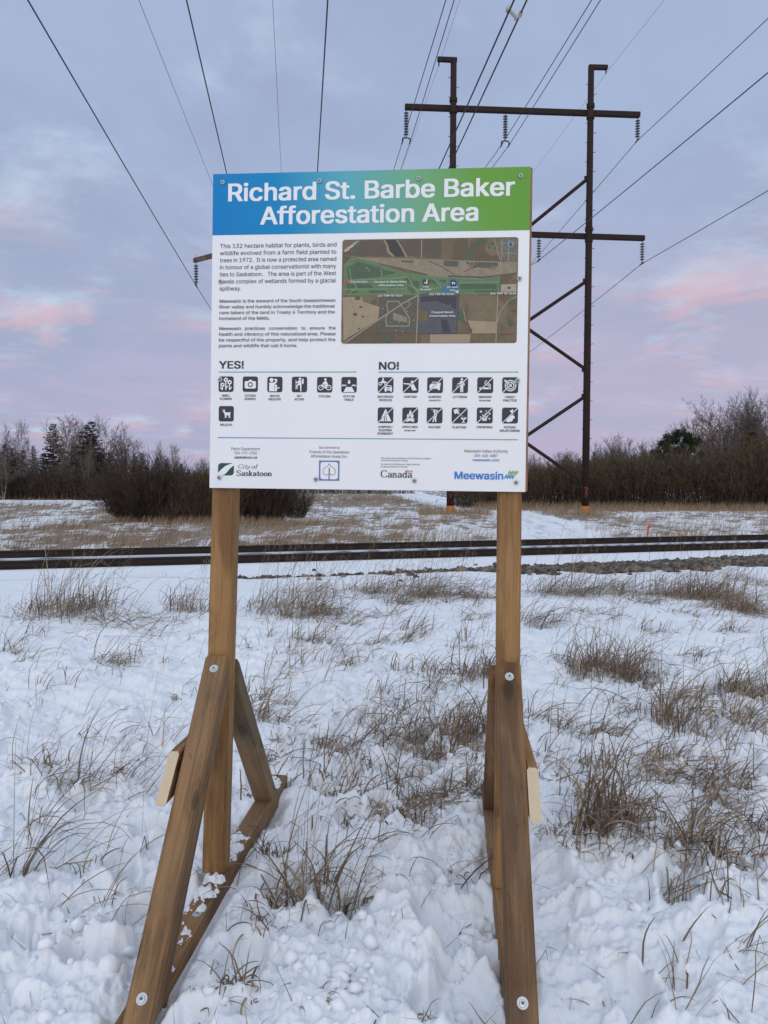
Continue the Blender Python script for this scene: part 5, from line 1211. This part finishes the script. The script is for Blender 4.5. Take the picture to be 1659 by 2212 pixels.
def spruce(seed, H=9., W_=1.7, full=1.0):
    rnd = np.random.default_rng(seed); trunk = [(Vector((0, 0, H * i / 6)), Vector((0, 0, H * (i + 1) / 6)), .13 * (1 - i / 6.2), .13 * (1 - (i + 1) / 6.2)) for i in range(6)]
    P = []; n = int(44 * H / 9)
    V = []; F = []; c = 0
    for k in range(n):
        f = k / n; z = H * (.04 + .95 * f); nb = int((11 * (1 - f) + 4) * full)
        ln = W_ * ((1 - f) ** .85 * .95 + .05) 
        for b in range(nb):
            a = rnd.uniform(0, 2 * pi); L = ln * rnd.uniform(.5, 1.2); droop = rnd.uniform(-.25, .18) - .22 * (1 - f)
            nt_ = int(4 + L * 8)
            for j in range(nt_):
                g = (j + rnd.uniform(0, 1)) / nt_; r = L * g; zz = z + droop * r + .22 * r * g
                s = rnd.uniform(.10, .24) * (1.15 - .4 * g); ta = a + rnd.normal(0, .16)
                x, y = r * cos(ta), r * sin(ta); da = a + rnd.normal(0, .8); dx, dy = cos(da) * s, sin(da) * s; w = s * rnd.uniform(.25, .45)
                V += [(x - dy / s * w * .5, y + dx / s * w * .5, zz), (x + dy / s * w * .5, y - dx / s * w * .5, zz), (x + dx, y + dy, zz + rnd.uniform(-.14, .12)), (x + dx * .45, y + dy * .45, zz - s * rnd.uniform(.3, .8))]
                F += [(c, c + 1, c + 2, c + 2), (c, c + 2, c + 3, c + 3)]; c += 4
    F = [tuple(dict.fromkeys(f)) for f in F]
    return trunk, np.array(V), np.array(F)
def pine(seed, H=6., W_=2.6):
    rnd = np.random.default_rng(seed); R_ = random.Random(seed); t = Tree(seed)
    pts, dirs, _ = t.limb(Vector((0, 0, 0)), Vector((.04, 0, 1)), H * .85, .15, 7, 0, .06, t.tseg, .3)
    tips = []
    for i in range(92):                          # a rounded, lumpy crown
        a = R_.uniform(0, 2 * pi); u = R_.uniform(-.75, 1); rr = sqrt(1 - u * u * .9) * R_.uniform(.55, 1.0) * (1 + .22 * sin(3 * a + 1) + .12 * sin(7 * a))
        tips.append(Vector((cos(a) * rr * W_ * .78, sin(a) * rr * W_ * .78, H * .74 + u * H * .25)))
    for p in tips[::3]:
        q = pts[min(7, int(3 + 4 * R_.random()))]; d = (p - q); t.limb(q, d.normalized(), d.length, .035, 4, .02, .08)
    V = []; F = []; c = 0
    for p in tips:
        for q in range(110):
            d = rnd.normal(0, 1, 3); d[2] = abs(d[2]) * .8 + .1; d /= np.linalg.norm(d); s = rnd.uniform(.16, .32); o = np.array(p[:]) + rnd.normal(0, .13, 3); side = np.cross(d, rnd.normal(0, 1, 3)); side /= np.linalg.norm(side) + 1e-6; w = .034
            V += [o - side * w, o + side * w, o + d * s]; F.append((c, c + 1, c + 2)); c += 3
    return t.tseg, t.seg, np.array(V), np.array(F)
def wand_bush(seed, n, H, rad, lean=.25, twigs=9, r0=.010, tw=.0065):
    """a willow: many wands fanning from a patch of ground"""
    R_ = random.Random(seed); t = Tree(seed)
    for k in range(n):
        a = R_.uniform(0, 2 * pi); r = rad * sqrt(R_.random()); p = Vector((r * cos(a) * .75, r * sin(a) * .75, 0))
        d = Vector((cos(a) * lean * (r / rad) * 1.8 + R_.gauss(0, .12), sin(a) * lean * (r / rad) * 1.8 + R_.gauss(0, .12), 1)).normalized()
        L = H * R_.uniform(.62, 1.08) * (1 - .28 * (r / rad) ** 2) * (1 + .22 * sin(a * 3 + seed) * (r / rad))
        lp, ld, _ = t.limb(p, d, L, r0 * R_.uniform(.8, 1.4), 5, .0, .09, t.tseg if k % 9 == 0 else None, .35)
        for b in range(twigs):
            g = .25 + .75 * R_.random(); x = min(4.99, g * 5); j = int(x); q = lp[j] + (lp[j + 1] - lp[j]) * (x - j)
            t.limb(q, side_dir(R_, ld[j], R_.uniform(.3, .75)), L * R_.uniform(.1, .3), tw, 2, .05, .16, None, .6)
    return t.tseg, t.seg
PROTO = {}
def proto(key, label):
    """the first plant of a kind; later ones copy it and its parts"""
    if key in PROTO: return None
    T = empty(key[0], (0, 0, 0)); k = key[0]
    if k == 'bare_tree':
        kw = dict(key[2]); bark = M[kw.pop('bark')]; tw = M[kw.pop('tw')]; ts, s = bare_tree(key[1], **kw)
        segs_mesh('trunk', ts, bark, T, 6); segs_mesh('crown', s, tw, T, 3)
    elif k == 'spruce':
        kw = dict(key[2]); nd = M[kw.pop('nd')]; ts, V, F = spruce(key[1], **kw); segs_mesh('trunk', ts, M['bark_grey'], T, 6); mesh_np('crown', V, F, nd, T)
    elif k == 'pine_tree':
        ts, s, V, F = pine(key[1]); segs_mesh('trunk', ts, M['bark_grey'], T, 6); segs_mesh('branch', s, M['bark_grey'], T, 4); mesh_np('crown', V, F, M['pine_needle'], T)
    PROTO[key] = T; return T
def copy_tree(o):
    c = o.copy(); COL.objects.link(c)
    for ch in o.children:
        d = ch.copy(); COL.objects.link(d); d.parent = c
    return c
def plant(key, H0, W0, px, top, Y, wpx, label, cat, group, rot, zb=0.0):
    first = proto(key, label); T = first or copy_tree(PROTO[key])
    b = at(px, 1049, Y); zt = at(px, top, Y).z; T.location = (b.x, Y, zb)
    sz = (zt - zb) / H0; sw = (wpx * Y / FPX) / W0 * (2.3 if key[0] == 'spruce' else 1.25 if key[0] == 'pine_tree' else 1.45 if 'twig_brown' in str(key) else 1.2)
    T.scale = (sw, sw, sz); T.rotation_euler = (0, 0, rot); return tag(T, label, cat, group)
K = lambda **k: tuple(sorted(k.items()))
ASP = lambda sd: ('bare_tree', sd, K(H=10., stems=1, start=.22, spread=.85, dens=1.35, up=.05, bark='bark_pale', tw='twig_pale'))
MUL = lambda sd: ('bare_tree', sd, K(H=10., stems=4, start=.22, spread=.85, dens=1.25, up=.07, bark='bark_pale', tw='twig_pale'))
BRN = lambda sd: ('bare_tree', sd, K(H=10., stems=3, start=.2, spread=.85, dens=1.4, up=.06, bark='bark_grey', tw='twig_brown'))
SPR = lambda sd: ('spruce', sd, K(H=9., W_=1.7, nd='needle'))
SPR2 = lambda sd: ('spruce', sd, K(H=9., W_=1.9, nd='needle_red'))
GL = 'bare trees left of the sign'; GS = 'spruces left of the sign'; GR = 'bare trees right of the pylon'; GE = 'evergreens right of the pylon'
TREES = [
 (ASP(1), 10, 5.5, 44, 920, 88, 36, 'slim bare aspen standing out above the low evergreens near the left edge', GL),
 (ASP(2), 10, 5.5, 127, 897, 86, 88, 'tallest pale bare tree, broad crown just left of the tall dark spruce', GL),
 (MUL(3), 10, 6.0, 166, 918, 92, 60, 'bare tree between the tall pale aspen and the tall dark spruce', GL),
 (MUL(4), 10, 6.0, 232, 912, 90, 92, 'broad bare tree with many stems just right of the tall dark spruce', GL),
 (MUL(3), 10, 6.0, 266, 922, 94, 60, 'bare tree leaning outward right of the many stemmed one', GL),
 (ASP(1), 10, 5.5, 291, 957, 96, 34, 'short pale bare tree above the left end of the dark willow bush', GL),
 (ASP(5), 10, 5.5, 187, 955, 80, 30, 'thin white trunked bare tree in front of the tall dark spruce', GL),
 (ASP(5), 10, 5.5, 352, 961, 110, 26, 'thin bare tree above the middle of the willow bush, left one of two', GL),
 (ASP(1), 10, 5.5, 376, 967, 110, 30, 'thin bare tree above the middle of the willow bush, right one of two', GL),
 (MUL(4), 10, 6.0, 426, 1002, 120, 22, 'small far bare tree a little left of the sign edge', GL),
 (ASP(2), 10, 5.5, 447, 990, 118, 24, 'small far bare tree touching the left edge of the sign', GL),
 (ASP(5), 10, 5.5, 6, 928, 92, 34, 'bare tree at the left edge of the picture', GL),
 (MUL(3), 10, 6.0, 70, 975, 84, 52, 'low spreading bare tree in front of the leftmost evergreens', GL),
 (MUL(4), 10, 6.0, 8, 985, 78, 80, 'sprawling low bare tree with drooping grey branches at the left frame edge', GL),
 (MUL(3), 10, 6.0, 148, 985, 82, 56, 'low bare tree below the tall pale aspen', GL),
 (SPR2(11), 9, 3.6, 196, 906, 85.5, 60, 'tall dark spruce standing highest left of the sign', GS),
 (SPR(12), 9, 3.6, 116, 912, 90, 50, 'tall spruce half hidden behind the tall pale aspen', GS),
 (SPR(13), 9, 3.4, 16, 958, 98, 52, 'broad dark evergreen at the left edge of the picture', GS),
 (SPR(12), 9, 3.6, 46, 970, 99, 44, 'dark evergreen behind the slim aspen', GS),
 (SPR(13), 9, 3.4, 73, 960, 97, 26, 'pointed narrow spruce between the slim aspen and the tall pale one', GS),
 (SPR(12), 9, 3.6, 96, 978, 98, 40, 'dark evergreen low beside the half hidden tall spruce', GS),
 (SPR2(11), 9, 3.6, 152, 972, 99, 42, 'dark evergreen just left of the tall spruce', GS),
 (SPR(13), 9, 3.4, 240, 975, 99, 44, 'dark evergreen behind the many stemmed bare tree', GS),
 (SPR(12), 9, 3.6, 268, 985, 100, 36, 'small dark evergreen right of the many stemmed bare tree', GS),
 (SPR(13), 9, 3.4, 291, 977, 104, 26, 'small spruce under the short pale bare tree', GS),
 (SPR(12), 9, 3.6, 307, 976, 104, 26, 'pointed spruce rising over the left end of the willow bush', GS),
 (SPR(13), 9, 3.4, 339, 986, 110, 26, 'spruce rising behind the willow bush, second from its left end', GS),
 (SPR(12), 9, 3.6, 361, 990, 112, 24, 'spruce between the two thin bare trees above the bush', GS),
 (SPR(13), 9, 3.4, 391, 1000, 114, 28, 'spruce right of the two thin bare trees', GS),
 (SPR(12), 9, 3.6, 407, 1011, 116, 18, 'smallest spruce, low over the reddish part of the bush', GS),
 (SPR(13), 9, 3.4, 175, 978, 96, 34, 'dark evergreen filling the gap left of the tall spruce at its foot', GS),
 (SPR(12), 9, 3.6, 218, 968, 97, 40, 'dark evergreen standing against the right flank of the tall spruce', GS),
 (SPR2(11), 9, 3.6, 136, 965, 96, 38, 'dark evergreen directly right of the half hidden spruce', GS),
 (SPR(13), 9, 3.4, 30, 965, 96, 40, 'dark evergreen second from the left edge of the picture', GS),
 (SPR(12), 9, 3.6, 0, 975, 95, 44, 'dark evergreen cut off by the left edge of the picture', GS),
 (BRN(21), 10, 6.0, 1585, 861, 74, 86, 'tall brown bare tree above the thicket with many upright stems', GR),
 (BRN(22), 10, 6.0, 1612, 853, 78, 50, 'tall bare tree between the two largest brown ones at the right', GR),
 (BRN(21), 10, 6.0, 1650, 842, 74, 84, 'tallest bare tree, cut by the right edge of the picture', GR),
 (BRN(23), 10, 6.0, 1519, 912, 72, 62, 'leaning bare tree just right of the round pine', GR),
 (BRN(23), 10, 6.0, 1548, 880, 80, 56, 'bare tree between the leaning one and the tall brown one', GR),
 (BRN(22), 10, 6.0, 1630, 862, 82, 60, 'bare tree behind the dark evergreen at the right', GR),
 (BRN(23), 10, 6.0, 1568, 890, 84, 60, 'bare tree filling in behind the tall brown one', GR),
 (BRN(22), 10, 6.0, 1315, 944, 84, 44, 'small bare tree right of the steel pole, left one of two', GR),
 (BRN(21), 10, 6.0, 1347, 942, 84, 46, 'small bare tree right of the steel pole, right one of two', GR),
 (BRN(23), 10, 6.0, 1390, 954, 88, 40, 'small bare tree midway between steel pole and round pine', GR),
 (BRN(22), 10, 6.0, 1414, 953, 88, 40, 'small bare tree just left of the round pine', GR),
 (BRN(21), 10, 6.0, 1218, 973, 92, 40, 'low bare tree just left of the right steel pole', GR),
 (BRN(23), 10, 6.0, 1195, 976, 92, 40, 'low bare tree midway between sign edge and steel pole', GR),
 (BRN(22), 10, 6.0, 1160, 985, 94, 40, 'low bare tree touching the right edge of the sign', GR),
 (BRN(22), 10, 6.0, 1290, 962, 90, 34, 'low bare tree close to the right side of the steel pole', GR),
 (('pine_tree', 31, ()), 6., 5.0, 1466, 931, 62, 86, 'round topped dark green pine above the thicket', GE),
 (SPR(12), 9, 3.6, 1622, 930, 64, 62, 'dark evergreen in front of the tall bare trees at the right', GE),
 (SPR(13), 9, 3.4, 1656, 940, 64, 52, 'dark evergreen cut by the right edge of the picture', GE),
 (SPR(13), 9, 3.4, 1323, 972, 84, 22, 'small spruce under the two small bare trees right of the pole', GE),
 (SPR(12), 9, 3.6, 1281, 974, 84, 26, 'small spruce just right of the steel pole', GE),
 (SPR(13), 9, 3.4, 1251, 990, 84, 24, 'small spruce just left of the right steel pole', GE),
 (SPR(12), 9, 3.6, 1567, 964, 72, 24, 'small spruce under the tall brown bare tree', GE),
 (SPR(13), 9, 3.4, 1405, 985, 72, 40, 'low spruce at the left foot of the round pine', GE),
]
for i, (key, H0, W0, px, top, Y, wpx, lab, grp) in enumerate(TREES):
    plant(key, H0, W0, px, top, Y, wpx, lab, 'tree', grp, (i * 2.4) % 6.28)
# willow bushes between the rails and the trees at the left
def bush(px, py, Y, wpx, top, n, m1, label, seed, lean=.3):
    b = at(px, 1049, Y); H = at(px, top, Y).z; rad = wpx * Y / FPX / 2 * .8
    T = empty('willow_bush', (b.x, Y, hz(b.x, Y)), label, 'bush', 'leafless willow bushes left of the sign')
    ts, s = wand_bush(seed, int(n * 1.7), H * 1.02, rad, lean, 11); segs_mesh('stem', ts, M[m1], T, 4)
    tag(segs_mesh('branches', s, M[m1], T, 3), kind='stuff')
bush(318, 1120, 34, 190, 992, 520, 'willow_dark', 'big dark rounded willow bush left of the sign', 61, .42)
bush(420, 1130, 33.5, 120, 1018, 380, 'willow_red', 'reddish upright willow bush close to the left post', 62, .12)
bush(485, 1132, 33.5, 120, 1020, 340, 'willow_red', 'willow bush directly behind the left post', 63, .12)
bush(570, 1128, 34.5, 130, 1022, 380, 'willow_dark', 'dark willow bush showing between left post and path', 64, .2)
bush(640, 1115, 38, 60, 1052, 90, 'willow_dark', 'small thin willow right of the dark bush under the sign', 65, .25)
bush(365, 1135, 31, 16, 1078, 18, 'willow_dark', 'tiny twiggy sapling standing in the field before the big dark bush', 66, .3)
# thickets one cannot count
def thicket(name, x0, x1, yf, depth, hfun, n, m, label, seed, r0=.012, tw=.010, twigs=9, m2=None):
    R_ = random.Random(seed); t = Tree(seed); fine = []
    for k in range(n):
        u = R_.random(); x = x0 + (x1 - x0) * u; dv = R_.random() ** 1.3; y = yf(x) + depth * dv + .9 * float(vnoise(np.array([x * .5]), np.array([seed * 1.]), 8)[0])
        H = hfun(x) * R_.uniform(.66, 1.08) * (1 + .30 * float(vnoise(np.array([x * .45 + dv * 3]), np.array([y * .3]), seed)[0])) * (1.18 if R_.random() < .04 else 1)
        d = Vector((R_.gauss(0, .16), R_.gauss(0, .14), 1)).normalized()
        lp, ld, _ = t.limb(Vector((x, y, -.02)), d, H, r0 * R_.uniform(.7, 1.5), 5, 0, .10, None, .4)
        for b in range(twigs):
            g = .42 + .58 * R_.random(); xx = min(4.99, g * 5); j = int(xx); q = lp[j] + (lp[j + 1] - lp[j]) * (xx - j)
            lp2, ld2, _ = t.limb(q, side_dir(R_, ld[j], R_.uniform(.35, 1.0)), H * R_.uniform(.10, .25), tw * 1.1, 2, .05, .22, fine, .6)
            if b % 2 == 0: t.limb(lp2[1], side_dir(R_, ld2[0], .7), H * .1, tw, 1, .0, .2, fine, .6)
    o = segs_mesh(name, t.seg + fine, [m, m2 or m], None, 3)
    mi = np.zeros(len(o.data.polygons), np.int32); k = len(t.seg); tot = k + len(fine)
    for q in range(3): mi[q * tot + k:(q + 1) * tot] = 1
    o.data.polygons.foreach_set('material_index', mi)
    tag(o, label, 'thicket', kind='stuff')
thicket('thicket', 5.5, 42, lambda x: 56 - max(0, x - 14) * .14, 9, lambda x: float(np.interp(x, [5, 9, 12, 20, 27, 34, 42], [1.6, 2.4, 2.9, 3.6, 4.1, 4.6, 4.8]) * 1.02), 7500, M['willow_dark'], 'long dense tan and dark willow thicket right of the sign', 71, m2=M['willow_tan'])
thicket('low_thicket', -56, -19, lambda x: 79, 5, lambda x: 2.5, 3000, M['willow_dark'], 'low dark thicket along the foot of the left trees', 72, .022, .016)
thicket('far_thicket', -19, 6, lambda x: 150, 14, lambda x: 2.2, 700, M['willow_dark'], 'far dark scrub behind the sign', 73, .03, .016)
# marker stakes
def stake(px, py, top, tpx, label, frac):
    g = ground_at(px, py); z0 = hz(g.x, g.y); t = at(tpx, top, g.y)
    T = empty('survey_stake', (g.x, g.y, z0), label, 'stake', 'survey stakes in the far field'); a = Vector((g.x, g.y, z0 - .05)); b = Vector((t.x, g.y, t.z)); c = a + (b - a) * frac
    d = (b - a).normalized(); x = Vector((1, 0, 0)); x = (x - d * x.dot(d)).normalized(); R = Matrix((x, d.cross(x), d)).transposed()
    m = MB(); m.box((a + c) / 2, (.045, .018, (c - a).length), R); m.build('lath', M['lath'], T, T.location)
    m = MB(); m.box((c + b) / 2, (.055, .026, (b - c).length), R); m.box(b - d * .05 + x * .04, (.08, .02, .07), R); m.build('flagging', M['red'], T, T.location)
stake(1396, 1158, 1135, 1402, 'short red topped stake leaning in the snow beyond the rails at the right', .4)
stake(941, 1091, 1079, 944, 'thin orange pink stake beside the snowy path under the sign', .5)
